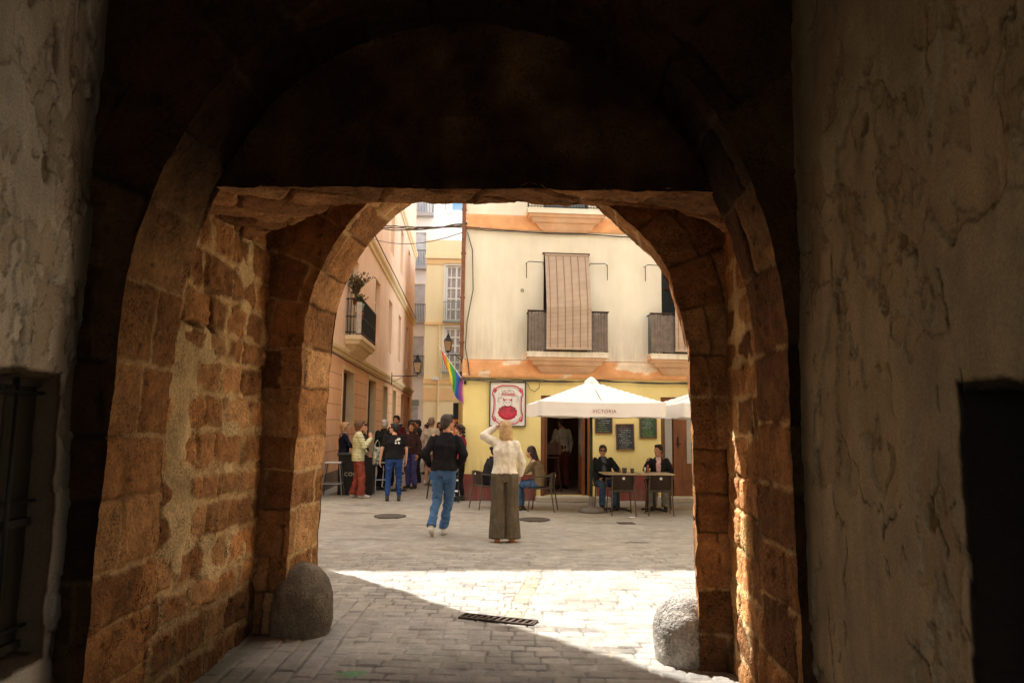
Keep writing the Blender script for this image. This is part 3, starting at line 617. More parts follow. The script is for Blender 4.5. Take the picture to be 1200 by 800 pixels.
band(2.66, 3.05, .035, 'string_course', lambda u, v: .5*np.exp(-((u-4.0)/.55)**2)*ss(2.75, 2.95, v)+.28*np.exp(-((u-3.35)/.2)**2)+.3*np.exp(-((u-1.2)/.2)**2)*ss(2.9, 3.0, v)-.25)
band(5.99, 6.33, .035, 'string_course', lambda u, v: -.4+0*u)
def skirt(x0, x1): b = MB(); b.box(x0, x1, -.022, -.001, 0, .56); b.build('skirting', MAROON, YB)
skirt(-.02, 1.62); skirt(2.94, 4.32); skirt(5.9, 9)
b = MB(); b.box(-.022, -.001, -.022, 8, 0, .558); b.build('skirting', MAROON, YB)
MB().box(1.6, 3.2, -.34, .02, 0, .10).build('door_step', STONEF, YB, bevel=.01); MB().box(4.3, 5.95, -.34, .02, 0, .098).build('door_step', STONEF, YB, bevel=.01)
def balcony(x0, x1, z, panel=True, rail_h=.90):
    b = MB()
    for (a, c, za, zb) in [(.0, .36, z-.09, z), (.035, .33, z-.15, z-.09), (.09, .28, z-.23, z-.15), (.16, .22, z-.31, z-.23), (.26, .13, z-.43, z-.31)]:
        pass
    pr_ = [(0, .36, z), (0, .36, z-.09), (.03, .33, z-.10), (.05, .31, z-.15), (.10, .27, z-.17), (.14, .22, z-.25), (.22, .17, z-.27), (.30, .10, z-.38), (.42, .045, z-.44)]
    for (a, o, zz), (a2, o2, z2) in zip(pr_[:-1], pr_[1:]):
        b.quad((x0+a2, -o2, z2), (x1-a2, -o2, z2), (x1-a, -o, zz), (x0+a, -o, zz)); b.quad((x0+a2, 0, z2), (x0+a2, -o2, z2), (x0+a, -o, zz), (x0+a, 0, zz)); b.quad((x1-a2, -o2, z2), (x1-a2, 0, z2), (x1-a, 0, zz), (x1-a, -o, zz))
    bal = b.build('balcony', ORANGE, YB)
    b = MB(); b.box(x0-.01, x1+.01, -.37, 0, z+.001, z+.03); b.box(x0-.006, x1+.006, -.366, -.358, z-.085, z); b.build('slab_edge', CREAM, bal)
    b = MB(); n = 26
    for k in range(n+1): x = x0+.02+k*(x1-x0-.04)/n; b.box(x-.006, x+.006, -.335, -.323, z+.03, z+rail_h)
    for k in range(1, 4):
        for x in (x0+.02, x1-.02): b.box(x-.006, x+.006, -.335+k*.085, -.323+k*.085, z+.03, z+rail_h)
    b.box(x0, x1, -.342, -.316, z+rail_h, z+rail_h+.022); b.box(x0, x1, -.338, -.32, z+.06, z+.075)
    for x in (x0, x1-.02): b.box(x, x+.022, -.316, 0, z+rail_h, z+rail_h+.02)
    b.build('railing', BLACKM, bal)
    if panel:
        b = MB(); rng = random.Random(int(x0*9)); x = x0+.012
        while x < x1-.012:
            w_ = rng.uniform(.018, .034); y = -.346+rng.uniform(-.003, .003); b.box(x, min(x+w_-.002, x1-.01), y-.004, y, z+.05+rng.uniform(0, .02), z+rail_h+rng.uniform(-.03, .012)); x += w_
        b.build('reed_screen', REED, bal)
        MB().box(x0-.015, x1+.015, -.36, -.31, z+rail_h+.0225, z+rail_h+.04).build('top_rail', WOODD, bal)
    return bal
b1 = balcony(1.37, 3.15, 3.19); b2 = balcony(4.10, 5.9, 3.19); balcony(6.7, 8.5, 3.19)
b3 = balcony(1.35, 3.12, 6.40, False, .95); balcony(4.10, 5.85, 6.40, False, .95)
def window(x0, x1, z0, z1, y=.20):
    b = MB(); b.box(x0+.001, x1-.001, y, y+.04, z0+.001, z1-.001); wn = b.build('window', GLASS, YB)
    b = MB(); m_ = (x0+x1)/2
    for (a, c) in ((x0, x0+.06), (m_-.04, m_+.04), (x1-.06, x1)): b.box(a+.002, c-.002, y-.03, y-.002, z0+.002, z1-.002)
    for z in (z0+.03, z0+.75, z0+1.5, z1-.08): b.box(x0+.07, m_-.05, y-.026, y-.003, z, z+.05); b.box(m_+.05, x1-.07, y-.026, y-.003, z, z+.05)
    b.build('frame', WOODD, wn)
for x in (1.75, 4.45): window(x, x+1.03, 3.25, 5.46); window(x, x+1.03, 6.48, 8.7)
window(7.1, 8.1, 3.25, 5.46)
MB().box(1.72, 2.80, -.02, -.001, 5.46, 5.50).build('window_head', WOODD, YB); MB().box(4.42, 5.5, -.02, -.001, 5.46, 5.50).build('window_head', WOODD, YB)
def blind(x0, x1, zt, zb, nm=6):
    V = []; n = 40; b = MB()
    def yy(t): return -.03-.40*min(1, t*1.75)**.8
    def zz(t): return zt+(zb-zt)*t
    for k in range(n):
        t, t2 = k/n, (k+1)/n; b.quad((x0, yy(t2)+.004*math.sin(t2*40), zz(t2)), (x1, yy(t2)+.004*math.sin(t2*40), zz(t2)), (x1, yy(t)+.004*math.sin(t*40), zz(t)), (x0, yy(t)+.004*math.sin(t*40), zz(t)))
    o = b.build('roller_blind', BLIND, YB, True)
    tm = mat('tape%d' % int(x0*10), (.28, .15, .09), .9)
    for j in range(nm):
        b = MB(); x = x0+(j+.5)*(x1-x0)/nm
        for k in range(n):
            t, t2 = k/n, (k+1)/n; b.quad((x-.008, yy(t2)-.008, zz(t2)), (x+.008, yy(t2)-.008, zz(t2)), (x+.008, yy(t)-.008, zz(t)), (x-.008, yy(t)-.008, zz(t)))
        b.build('tape', tm, o)
    MB().tube([(x0-.005, yy(1), zb-.02), (x1+.005, yy(1), zb-.02)], .022).build('bottom_slat', BLIND, o); MB().tube([(x0, -.03, zt), (x1, -.03, zt)], .03).build('top_roll', BLIND, o)
blind(1.77, 2.76, 5.44, 3.30); blind(4.63, 5.46, 5.44, 3.30)
for x, s in ((1.74, -1), (2.79, 1), (4.44, -1), (5.49, 1)):
    b = MB(); b.tube([(x, -.01, 5.22), (x, -.10, 5.25), (x+s*.33, -.12, 5.26), (x+s*.39, -.12, 5.22), (x+s*.39, -.12, 4.88)], .009, 6)
    b.tube([(x+s*.39, 0, 5.24), (x+s*.39, -.12, 5.22)], .008, 6)
    b.build('curtain_rod', BLACKM, YB)
b = MB(); b.tube([(1.27+.03*math.cos(a), -.01, 4.62+.03*math.sin(a)) for a in [k*PI/6 for k in range(13)]], .006, 6); b.build('wall_ring', BLACKM, YB)
# café entrance: frame, folded leaves, bar room inside
b = MB(); b.box(1.70, 1.80, .02, .12, .1, 2.27); b.box(2.76, 2.86, .02, .12, .1, 2.27); b.box(1.80, 2.76, .02, .12, 2.16, 2.27); fr = b.build('door_frame', WOOD, YB, bevel=.006)
b = MB(); b.box(1.82, 1.87, .14, .62, .11, 2.15); b.box(2.66, 2.72, .14, .70, .11, 2.15); dl = b.build('door_leaf', WOOD, YB, bevel=.006)
MB().box(2.655, 2.659, .22, .62, .95, 2.05).build('pane', GLASSG, dl)
b = MB(); b.box(4.405, 4.47, .02, .12, .1, 2.27); b.box(5.73, 5.795, .02, .12, .1, 2.27); b.box(4.47, 5.73, .02, .12, 2.17, 2.27); b.build('door_frame', WOOD, YB, bevel=.006)
b = MB(); b.box(4.48, 4.68, .06, .10, .11, 2.16); b.box(4.70, 5.72, .05, .10, .11, 2.16); dl2 = b.build('door_leaf', WOOD, YB, bevel=.006)
b = MB()
for (a, c) in ((4.50, 4.66), (5.0, 5.6)): b.box(a, c, .044, .049 if a > 4.8 else .059, .80, 2.12)
b.build('pane', GLASSG, dl2)
b = MB(); b.box(4.78, 4.805, .02, .05, 1.18, 1.40); b.tube([(4.792, .03, 1.25), (4.792, -.03, 1.25), (4.85, -.03, 1.25)], .011, 6); b.build('handle', BLACKM, dl2)
b = MB()
for (a, c) in ((4.90, 5.62),): b.box(a, c, .040, .049, .2, .38); b.box(a, c, .040, .049, .45, .82)
b.build('panel', WOOD, dl2)
b = MB(); x0, x1, y0, y1 = .9, 6.2, .285, 4.6
b.quad((x0, y1, .1), (x1, y1, .1), (x1, y1, 2.6), (x0, y1, 2.6)); b.quad((x0, y0, .1), (x0, y1, .1), (x0, y1, 2.6), (x0, y0, 2.6)); b.quad((x1, y1, .1), (x1, y0, .1), (x1, y0, 2.6), (x1, y1, 2.6)); b.quad((x0, y0, 2.6), (x0, y1, 2.6), (x1, y1, 2.6), (x1, y0, 2.6))
b.build('bar_room', ROOMW, YB)
MB().quad((x0, 0, .099), (x1, 0, .099), (x1, y1, .099), (x0, y1, .099)).build('bar_floor', mat('bar_floor', (.28, .19, .12), .5, .15, 4), YB)
b = MB(); b.box(1.5, 1.75, 2.2, 4.2, .1, 1.15); b.box(1.0, 1.08, 2.2, 4.2, 1.3, 2.4); b.build('bar_counter', WOODD, YB)
for (px_, y_, z_) in ((2.12, 1.3, 1.88), (2.36, 1.9, 1.90), (2.24, 2.8, 1.92)):
    p = wor(px_, y_)
    t = thing('pendant_lamp', (p.x, p.y, 0), 0, 'small glowing bare bulb hanging inside the café doorway', 'lamp', 'pendant bulbs inside the café')
    MB().lathe([(.004, -.03), (.022, -.01), (.026, .012), (.012, .045), (.008, .06)], (0, 0, z_), 12).build('bulb', BULB, t, True)
    MB().tube([(0, 0, z_+.05), (0, 0, 2.58)], .006, 6).build('flex', BLACKM, t)
# tall bar stool inside
def bar_stool(p, rz, label, m, hh=.78, seatm=None, back=False, w_=.20):
    t = thing('bar_stool', p, rz, label, 'bar stool', 'tall bar stools')
    b = MB(); b.box(-w_+.02, w_-.02, -w_+.02, w_-.02, hh-.035, hh); b.build('seat', seatm or m, t, bevel=.012)
    for sx in (-1, 1):
        for sy in (-1, 1): MB().tube([(sx*(w_-.05), sy*(w_-.05), hh-.03), (sx*(w_+.03), sy*(w_+.03), 0)], .015, 8).build('leg', m, t)
    b = MB(); q = w_-.05+.08*(hh-.28)/hh
    for a, c in (((-q, -q), (q, -q)), ((q, -q), (q, q)), ((q, q), (-q, q)), ((-q, q), (-q, -q))): b.tube([(a[0], a[1], .28), (c[0], c[1], .28)], .012, 6)
    b.build('footrest', m, t)
    if back: b = MB(); b.box(-w_+.03, w_-.03, -w_+.0, -w_+.025, hh+.05, hh+.32); b.build('backrest', m, t, bevel=.008)
    return t
p = wor(2.05, 1.1); bar_stool((p.x, p.y, .1), .2, 'dark wooden bar stool with a back, inside the café doorway beside the waiter', WOODD, .80, back=True)

# drainpipe, cables
b = MB(); b.tube([(-.06, -.03, z) for z in (3.1, 4, 5, 6, 7, 9)], .045, 10)
for z in (3.4, 4.4, 5.4, 6.4): b.lathe([(.055, 0), (.055, .04)], (-.06, -.03, z), 10)
b.build('drainpipe', mat('pipe_brown', (.22, .09, .05), .7, .35, 9, .3, 50), YB)
b = MB()
for k in range(3): b.tube(cable([(-.1, -.06-.015*k, 2.64-.02*k), (1.4, -.06, 2.62-.02*k), (3.0, -.06, 2.61+.012*k), (4.9, -.06, 2.61-.015*k), (8.9, -.05, 2.62)], .012+.006*k, .013, 10, k), .011, 6)
b.tube([(1.30, -.05, 2.60), (1.42, -.05, 2.52), (1.45, -.05, 2.42), (1.56, -.05, 2.36), (1.66, -.05, 2.44), (1.68, -.05, 2.58)], .007, 6)
b.tube([(3.0, -.05, 2.6), (3.08, -.05, 2.48), (3.2, -.05, 2.41)], .007, 6)
b.build('cable_bundle', CABLE, YB, True)
b = MB(); b.tube(cable([(-.05, -.05, 6.02), (2.6, -.05, 5.95), (5.5, -.05, 5.9), (8.9, -.05, 5.9)], .03, .01, 12, 4), .012, 6); b.tube(cable([(-.05, -.06, 5.98), (1.1, -.06, 5.95), (2.6, -.06, 5.93), (8.9, -.06, 5.88)], .02, .01, 12, 9), .008, 6)
b.tube(cable([(.02, -.05, 5.9), (.14, -.05, 5.5), (.17, -.05, 4.6), (.05, -.05, 3.9), (.02, -.06, 3.3), (.09, -.07, 2.95), (.12, -.07, 2.7)], 0, .012, 5, 5), .012, 6)
b.build('cable', CABLE, YB, True)
MB().box(-.10, -.04, .05, .16, 2.2, 2.35).build('junction_box', CABLE, YB); MB().box(-.09, -.04, .3, .4, 2.6, 2.8).build('junction_box', CABLE, YB)
# cables slung across the street
PDIR = (ey+ex*.02).normalized(); PO = wor(-3.35, -.6)
def pea(s, out=0, z=0): p = PO+PDIR*s+ex*out; p.z = z; return p
cc = thing('overhead_cable', (0, 0, 0), 0, 'thick bundle of black cables slung high across the street between the two corner façades', 'cable')
b = MB(); a_ = wor(0, -.06, 6.02)
for k in range(3): e_ = pea(7.6+k*.05, .05, 7.95-.03*k); b.tube(cable([tuple(a_+Vector((0, 0, .05*k))), tuple(e_)], .05+.05*k, .018, 24, k), .017, 6)
b.build('strand', CABLE, cc, True)
b = MB(); b.tube(cable([tuple(wor(0, -.05, 5.93)), tuple(pea(7.8, .05, 7.6))], .28, .004, 24, 8), .010, 6); b.build('strand', CABLEG, cc, True)

# ------------------------------------------------------------------ peach building along the left of the street
pang = math.atan2(PDIR.y, PDIR.x)
PB = thing('long_building', tuple(PO), pang, 'long peach building with cream cornices and a balcony, left of the street', 'building')
PL_ = 29.5
gops = [(4.85, 6.7, 1.50, 3.10), (9.9, 12.0, .0, 3.15), (14.3, 15.95, 0, 3.15), (18.1, 19.6, 0, 3.15), (22.4, 24.0, 0, 3.15), (26.4, 27.8, 0, 3.15)]
uops = [(5.6, 7.0, 4.06, 6.5), (11.1, 12.5, 4.65, 6.9), (15.6, 17.0, 4.65, 6.9), (20.0, 21.3, 4.65, 6.9), (24.4, 25.7, 4.65, 6.9)]
tops = [(a, c, 9.0, 11.2) for a, c, _, _ in uops]
facade(PB, 'ground_floor_wall', PL_, 3.55, gops, .26, PEACH2)
facade(PB, 'upper_wall', PL_, 13.2, uops+tops, .22, PEACH, z0=3.55)
b = MB(); b.quad((0, 9, 0), (0, 0, 0), (0, 0, 3.55), (0, 9, 3.55)); b.quad((0, 9, 3.55), (0, 0, 3.55), (0, 0, 13.2), (0, 9, 13.2)); b.quad((PL_, 0, 0), (PL_, 9, 0), (PL_, 9, 13.2), (PL_, 0, 13.2)); b.quad((0, 0, 13.2), (PL_, 0, 13.2), (PL_, 9, 13.2), (0, 9, 13.2))
b.box(1.2, PL_, 0.02, 9, 13.2, 15.7); b.box(3.0, PL_-.01, 0.03, 8.9, 15.7, 17.8); b.build('end_wall_and_sun_blocks', PEACH, PB)  # unseen stepped upper blocks added to shape the sun patch's far edge
def mold(z, prof, name, m, x0=0):
    b = MB()
    for (o, dz), (o2, dz2) in zip(prof[:-1], prof[1:]): b.quad((x0-o, -o, z+dz), (PL_, -o, z+dz), (PL_, -o2, z+dz2), (x0-o2, -o2, z+dz2)); b.quad((x0-o, 4, z+dz), (x0-o, -o, z+dz), (x0-o2, -o2, z+dz2), (x0-o2, 4, z+dz2))
    b.build(name, m, PB)
mold(3.40, [(0, 0), (.05, .02), (.06, .08), (.11, .12), (.13, .2), (.13, .24), (0, .27)], 'cornice', PTRIM)
mold(7.55, [(0, 0), (.06, .03), (.07, .14), (.14, .22), (.16, .32), (0, .36)], 'cornice', PTRIM)
mold(11.75, [(0, 0), (.06, .03), (.07, .14), (.14, .22), (.16, .32), (0, .36)], 'cornice', PTRIM)
b = MB(); b.tube(cable([(0, -.17, 3.36), (8, -.06, 3.33), (16, -.06, 3.34), (29, -.06, 3.3)], .03, .01, 12, 3), .018, 6); b.tube(cable([(0, -.18, 7.98), (8, -.18, 7.97), (16, -.18, 7.98), (29, -.18, 7.96)], .02, .01, 12, 3), .022, 6); b.build('cable', CABLE, PB)
MB().box(-.03, .95, -.05, -.001, .42, 3.38).build('corner_pilaster', PTRIM, PB)
for i, (a, c, d, e) in enumerate(gops):
    b = MB(); b.box(a+.002, c-.002, .2, .25, d+.002, e-.002); b.build('door' if i else 'window', WOODD, PB)
for (a, c, d, e) in gops[:4]:
    b = MB(); b.box(a-.12, a-.001, -.025, -.001, d, e+.12); b.box(c+.001, c+.12, -.025, -.001, d, e+.12); b.box(a-.001, c+.001, -.025, -.001, e, e+.119); b.quad((c-.0015, .198, d), (c-.0015, 0, d), (c-.0015, 0, e), (c-.0015, .198, e)); b.build('window_surround', PTRIM, PB)
for (a, c, d, e) in uops+tops:
    b = MB(); b.box(a+.002, c-.002, .16, .2, d+.002, e-.002); wn = b.build('window', GLASSG, PB)
    b = MB(); m_ = (a+c)/2; 
    for q in (a+.002, m_-.04, c-.08): b.box(q, q+.078, .125, .158, d+.003, e-.003)
    for z in (d+.01, d+.8, d+1.5, e-.1): b.box(a+.085, m_-.045, .13, .157, z, z+.06); b.box(m_+.045, c-.085, .13, .157, z, z+.06)
    b.build('frame', PTRIM, wn)
# faint rustication lines of the ground floor
jl = mat('joint_line', (.50, .26, .14), .9)
for z in (.9, 1.3, 1.7, 2.1, 2.5, 2.9):
    b = MB()
    xs = [1.0]+[v for a, c, d, e in gops if d < z < e for v in (a-.13, c+.13)]+[PL_]
    for x0, x1 in zip(xs[::2], xs[1::2]): MB().box(x0, x1, -.0022, -.0008, z, z+.018).build('joint_line', jl, PB)
MB().box(1.0, PL_, -.03, -.003, 0, .40).build('plinth', mat('grey_plinth', (.20, .15, .12), .9, .2, 4), PB)
MB().box(-.06, 1.55, -.16, -.002, 0, .42).build('plinth', BLACKM, PB, bevel=.01)
b = MB(); b.tube([(1.62, -.10, .42), (1.62, -.10, .98), (1.57, -.13, 1.06), (1.50, -.17, 1.05), (1.48, -.18, .98)], .028, 8); b.tube([(1.2, -.12, .80), (1.75, -.12, .80)], .03, 8); b.build('standpipe', mat('maroon_pipe', (.12, .02, .025), .5, .2, 10), PB, True)
# balcony with ironwork
b = MB(); x0, x1, z = 4.95, 8.1, 4.06
pr_ = [(0, .46, z), (0, .46, z-.12), (.04, .42, z-.14), (.07, .38, z-.24), (.20, .30, z-.28), (.34, .2, z-.42), (.50, .08, z-.56)]
for (a, o, zz), (a2, o2, z2) in zip(pr_[:-1], pr_[1:]):
    b.quad((x0+a2, -o2, z2), (x1-a2, -o2, z2), (x1-a, -o, zz), (x0+a, -o, zz)); b.quad((x0+a2, 0, z2), (x0+a2, -o2, z2), (x0+a, -o, zz), (x0+a, 0, zz)); b.quad((x1-a2, -o2, z2), (x1-a2, 0, z2), (x1-a, 0, zz), (x1-a, -o, zz))
b.quad((x0, -.46, z), (x1, -.46, z), (x1, 0, z), (x0, 0, z)); b.quad((x0+.5, -.08, z-.56), (x1-.5, -.08, z-.56), (x1-.5, 0, z-.56), (x0+.5, 0, z-.56))
bal = b.build('balcony', PTRIM, PB)
b = MB(); n = 30
for k in range(n+1): x = x0+.03+k*(x1-x0-.06)/n; b.box(x-.009, x+.009, -.44, -.422, z, z+1.0)
for k in range(5):
    for x in (x0+.03, x1-.03): b.box(x-.009, x+.009, -.40+k*.085, -.382+k*.085, z, z+1.0)
for zz in (z+.06, z+.5, z+1.0): b.box(x0+.015, x1-.015, -.447, -.415, zz, zz+.03); b.box(x0+.015, x0+.045, -.415, 0, zz, zz+.03); b.box(x1-.045, x1-.015, -.415, 0, zz, zz+.03)
b.build('railing', BLACKM, bal)
b = MB(); b.box(x0+.05, x1-.05, -.412, -.404, z+.05, z+.98); b.build('rail_screen', mat('green_grey_screen', (.12, .12, .085), .9, .25, 8), bal)
def sprigs(t, n, h, sp, m, ls=.04, base=.16, seed=1, name='foliage', droop=0.):
    rng = random.Random(seed); b = MB(); bs = MB()
    for k in range(n):
        a = rng.uniform(0, 2*PI); rr = sp*rng.random()**.7; hh = h*rng.uniform(.55, 1)
        tip = Vector((rr*math.cos(a), rr*math.sin(a), base+hh)); mid = Vector((rr*.3*math.cos(a), rr*.3*math.sin(a), base+hh*.55)); o = Vector((0, 0, base))
        bs.tube([o, mid, tip], [.006, .004, .002], 4)
        for j in range(9):
            q = mid.lerp(tip, rng.uniform(-.3, 1.1)); d = Vector((rng.uniform(-1, 1), rng.uniform(-1, 1), rng.uniform(-.3, 1))).normalized(); s = d.cross(Vector((rng.uniform(-1, 1), rng.uniform(-1, 1), 1))).normalized()
            l = ls*rng.uniform(.7, 1.5); b.quad(q, q+d*l*.5+s*l*.28, q+d*l, q+d*l*.5-s*l*.28)
    b.build(name, m, t); bs.build('stem', DRYLEAF, t)
def pot(b, r, h, z=0): b.lathe([(r*.72, z), (r*.95, z+h*.85), (r*1.05, z+h*.86), (r*1.05, z+h), (r*.9, z+h), (r*.88, z+h*.8)], seg=16)
wp = lambda s, o, z_: tuple(PO+PDIR*s+ex*o+Vector((0, 0, z_)))
for (s, o, z_, mm_, lf, n, h, sp, ls, lab, sd) in [
    (5.05, .36, 4.50, TERRA, LEAF, 8, .10, .08, .05, 'red clay flower pot hung low on the near end of the left balcony railing', 4),
    (5.06, .37, 4.74, MINT, LEAF, 26, .30, .18, .07, 'mint green flower pot with leafy plant on the near end of the left balcony', 5),
    (5.28, .22, 4.95, TERRA, DRYLEAF, 60, .72, .48, .085, 'tall dry twiggy plant rising above the left balcony railing', 6)]:
    t = thing('potted_plant', wp(s, o, z_), 0, lab, 'potted plant'); b = MB(); pot(b, .115, .2); b.build('pot', mm_, t, True)
    sprigs(t, n, h, sp, lf, ls, .16, sd)
b = MB(); b.box(4.93, 4.942, -.44, -.30, 4.10, 4.98); b.build('side_screen', mat('pale_screen', (.50, .46, .38), .8, .3, 14), bal)

# ------------------------------------------------------------------ far end of the street
FB = thing('yellow_building', (-4.55, 38, 0), th*.6, 'distant warm yellow house with white shuttered windows, closing the end of the street', 'building')
facade(FB, 'wall', 12, 10.3, [(1.02, 2.15, 7.0, 10.05-.1), (1.02, 2.15, 4.35, 6.65), (1.55, 3.6, 0, 2.75)], .2, FARY)
b = MB(); b.box(-.08, 12, -.12, 0, 10.3, 10.5); b.box(-.04, 12, -.05, 0, 10.5, 11.3); b.build('parapet', FARY, FB)
b = MB(); b.box(-.03, 12, -.05, -.001, 2.85, 3.5); b.box(-.03, 12, -.05, -.001, 9.98+.02, 10.28); b.box(-.03, 12, -.09, -.001, 6.78, 6.92); b.box(-.03, 12, -.08, -.001, 3.7, 3.95); b.build('band', FARO, FB)
b = MB(); b.quad((0, 12, 0), (0, 0, 0), (0, 0, 11.3), (0, 12, 11.3)); b.build('side_wall', FARY, FB)
for z0, z1 in ((7.0, 9.95), (4.35, 6.65)):
    b = MB(); b.box(.92, 2.25, -.05, -.002, z1, z1+.12); b.box(.92, 1.018, -.04, -.002, z0, z1); b.box(2.152, 2.25, -.04, -.002, z0, z1); b.build('window_surround', WPAINT, FB)
    b = MB(); b.box(1.022, 2.148, .1, .14, z0+.002, z1-.002); wn = b.build('window', mat('curtain%d' % int(z0), (.42, .36, .36), .6, .3, 4), FB)
    b = MB()
    for x in (1.03, 1.28, 1.54, 1.80, 2.07): b.box(x, x+(.10 if x in (1.03, 1.54, 2.07) else .05), .05, .098, z0+.01, z1-.01)
    for k in range(6): z = z0+.01+k*(z1-z0-.12)/5; b.box(1.14, 2.06, .055, .095, z, z+.08)
    b.build('frame', WPAINT, wn)
    b = MB()
    for k in range(14): x = .95+k*.097; b.box(x, x+.022, -.28, -.258, z0+.05, z0+.95)
    b.box(.93, 2.24, -.285, -.25, z0+.95, z0+.99); b.box(.93, 2.24, -.30, -.05, z0-.10, z0+.0); b.build('balcony_railing', SIGNG, FB)
b = MB(); b.box(1.55, 3.6, .05, .12, 1.9, 2.74); b.build('shop_shutter', BLACKM, FB)
b = MB(); b.box(1.56, 3.6, .1, .14, .0, 1.9); b.build('shop_front', mat('shop_orange', (.85, .20, .04), .6, .2, 3), FB)
rng = random.Random(5); 
sg = []
for k in range(22): 
    b = MB(); x = rng.uniform(1.65, 2.4); z = rng.uniform(.2, 1.8); b.lathe([(.01, -.08), (.08, -.03), (.09, .03), (.01, .09)], (x, .04, z), 8); b.build('shop_goods', [INK, MINT, WPAINT, BLACKM, CHALK][k % 5], FB, True)
b = MB(); b.tube([(.75, -.06, 0), (.75, -.06, 6.8)], .05); b.build('drainpipe', PTRIM, FB); b = MB(); b.box(.45, .75, -.22, -.06, 3.9, 4.05); b.build('wall_box', WPAINT, FB)
WB = thing('white_building', (-13.0, 46.5, 0), .02, 'tall whitewashed building with iron balconies at the far end of the street', 'building')
def wops(): return [(6.45, 7.35, 4.9, 7.2), (6.45, 7.35, 8.2, 10.6), (6.45, 7.35, 11.7, 14.0), (6.45, 7.35, 15.2, 17.4), (6.25, 7.1, 0, 2.7), (8.6, 9.5, 15.2, 17.2)]
facade(WB, 'wall', 8.4, 19.5, wops()[:5], .25, WHITEW); facade(WB, 'wall', 20, 15.3, [], .2, WHITEW, x0=8.4)
b = MB(); b.quad((8.4, 0, 15.3), (8.4, 9, 15.3), (8.4, 9, 19.5), (8.4, 0, 19.5)); b.box(8.4, 20, -.08, .2, 15.3, 15.5); b.box(-.1, 8.5, -.1, .3, 19.5, 19.8); b.build('parapet', WHITEW, WB)
bgw = mat('blue_grey_window', (.50, .54, .60), .4, .2, 2)
for (a, c, d, e) in wops()[:5]: b = MB(); b.box(a+.002, c-.002, .15, .2, d+.002, e-.002); b.build('window', bgw, WB)
for (a, c, d, e) in wops()[:4]:
    b = MB(); b.box(a-.45, c+.45, -.6, 0, d-.22, d-.02); bb = b.build('balcony', mat('slab_grey%d' % int(d), (.38, .38, .40), .8), WB)
    b = MB()
    for k in range(18): x = a-.42+k*(c-a+.84)/17; b.box(x-.012, x+.012, -.58, -.555, d-.02, d+.95)
    b.box(a-.44, c+.44, -.59, -.55, d+.95, d+1.0)
    for y in (-.4, -.2): b.box(a-.44, a-.41, y, y+.02, d, d+.95); b.box(c+.41, c+.44, y, y+.02, d, d+.95)
    b.build('railing', BLACKM, bb)
b = MB(); b.box(6.2, 7.15, -.06, -.002, 2.75, 3.15); b.build('sign_board', SIGNG, WB)
b = MB(); b.tube([(8.55, .3, 15.4), (8.55, .3, 17.4)], .03); 
for k in range(5): b.tube([(8.2, .3, 16.2+k*.25), (8.9, .3, 16.2+k*.25)], .015, 5)
b.build('antenna', GREYM, WB)
b = MB(); b.box(5.9, 6.15, -.10, -.001, 3.5, 7.6); b.build('window_shutter', SIGNG, WB)
# ------------------------------------------------------------------ neighbours beyond the frame that close the little square; the left one is added to block sun
NB = thing('sun_blocking_house', (0, 0, 0), 0, 'unseen plastered house added left of the gateway to block sun', 'building')
b = MB(); b.hexa([(-14, 6.9, 0), (-3.6, 6.6, 0), (-3.6, 10.12, 0), (-14, 10.3, 0), (-14, 6.9, 12.5), (-3.6, 6.6, 12.5), (-3.6, 10.12, 12.5), (-14, 10.3, 12.5)]); b.build('wall', PTRIM, NB)
rng = random.Random(11); b = MB(); z = 0
while z < 12.4:
    h_ = rng.uniform(.22, .38); q = rng.uniform(.0, .06); b.box(-3.9, -3.6+q, 9.8, 10.12+q*.7, z, z+h_-.01); z += h_
b.build('shadow_edge_block', STONEF, NB)  # uneven blocks added so the cast shadow edge comes out stepped
b = MB(); b.box(-14, -3.5, 10.1, 10.20, 2.9, 3.1); b.box(-3.6, -3.52, 6.7, 10.1, 2.9, 3.1)
b.build('cornice', ORANGE, NB)
b = MB(); b.box(-3.61, -3.585, 8.0, 9.1, 0, 2.2); b.build('door', WOOD, NB)
NR = thing('side_house', (0, 0, 0), 0, 'plastered house on the right side of the square', 'building')
b = MB(); b.box(7.6, 14, 4.5, 16.6, 0, 9); b.build('wall', PTRIM, NR); b = MB(); b.box(7.52, 7.6, 4.5, 16.6, 2.9, 3.1); b.build('cornice', ORANGE, NR); b = MB(); b.box(7.585, 7.6, 9, 10, 0, 2.2); b.build('door', WOOD, NR)
# ================================================================== PROPS
FAC = lambda a, b_=0., z=0.: wor(a, b_, z)
# ---- framed poster
t = thing('framed_poster', tuple(FAC(.57, -.01, 1.59)), th, 'white poster with a red ornamental border in a black frame on the yellow wall', 'poster')
W_, H_ = .80, .98
b = MB(); b.box(0, W_, -.05, 0, 0, .02); b.box(0, W_, -.05, 0, H_-.02, H_); b.box(0, .02, -.05, 0, .02, H_-.02); b.box(W_-.02, W_, -.05, 0, .02, H_-.02); b.build('frame', BLACKM, t)
MB().box(.02, W_-.02, -.03, -.005, .02, H_-.02).build('sheet', PAPER, t)
b = MB()
def px(u, v): return (u*W_, -.032, (1-v)*H_)
def ribbon(pts, r): b.tube([px(*p) for p in pts], r, 5)
bord = [(.22, .12), (.35, .09), (.65, .09), (.78, .12), (.83, .17), (.90, .21), (.92, .28), (.88, .36), (.87, .5), (.88, .64), (.92, .78), (.86, .86), (.80, .88), (.74, .93), (.5, .94), (.26, .93), (.20, .88), (.13, .86), (.08, .78), (.12, .64), (.13, .5), (.12, .36), (.08, .28), (.10, .21), (.17, .17), (.22, .12)]
ribbon(bord, .013); 
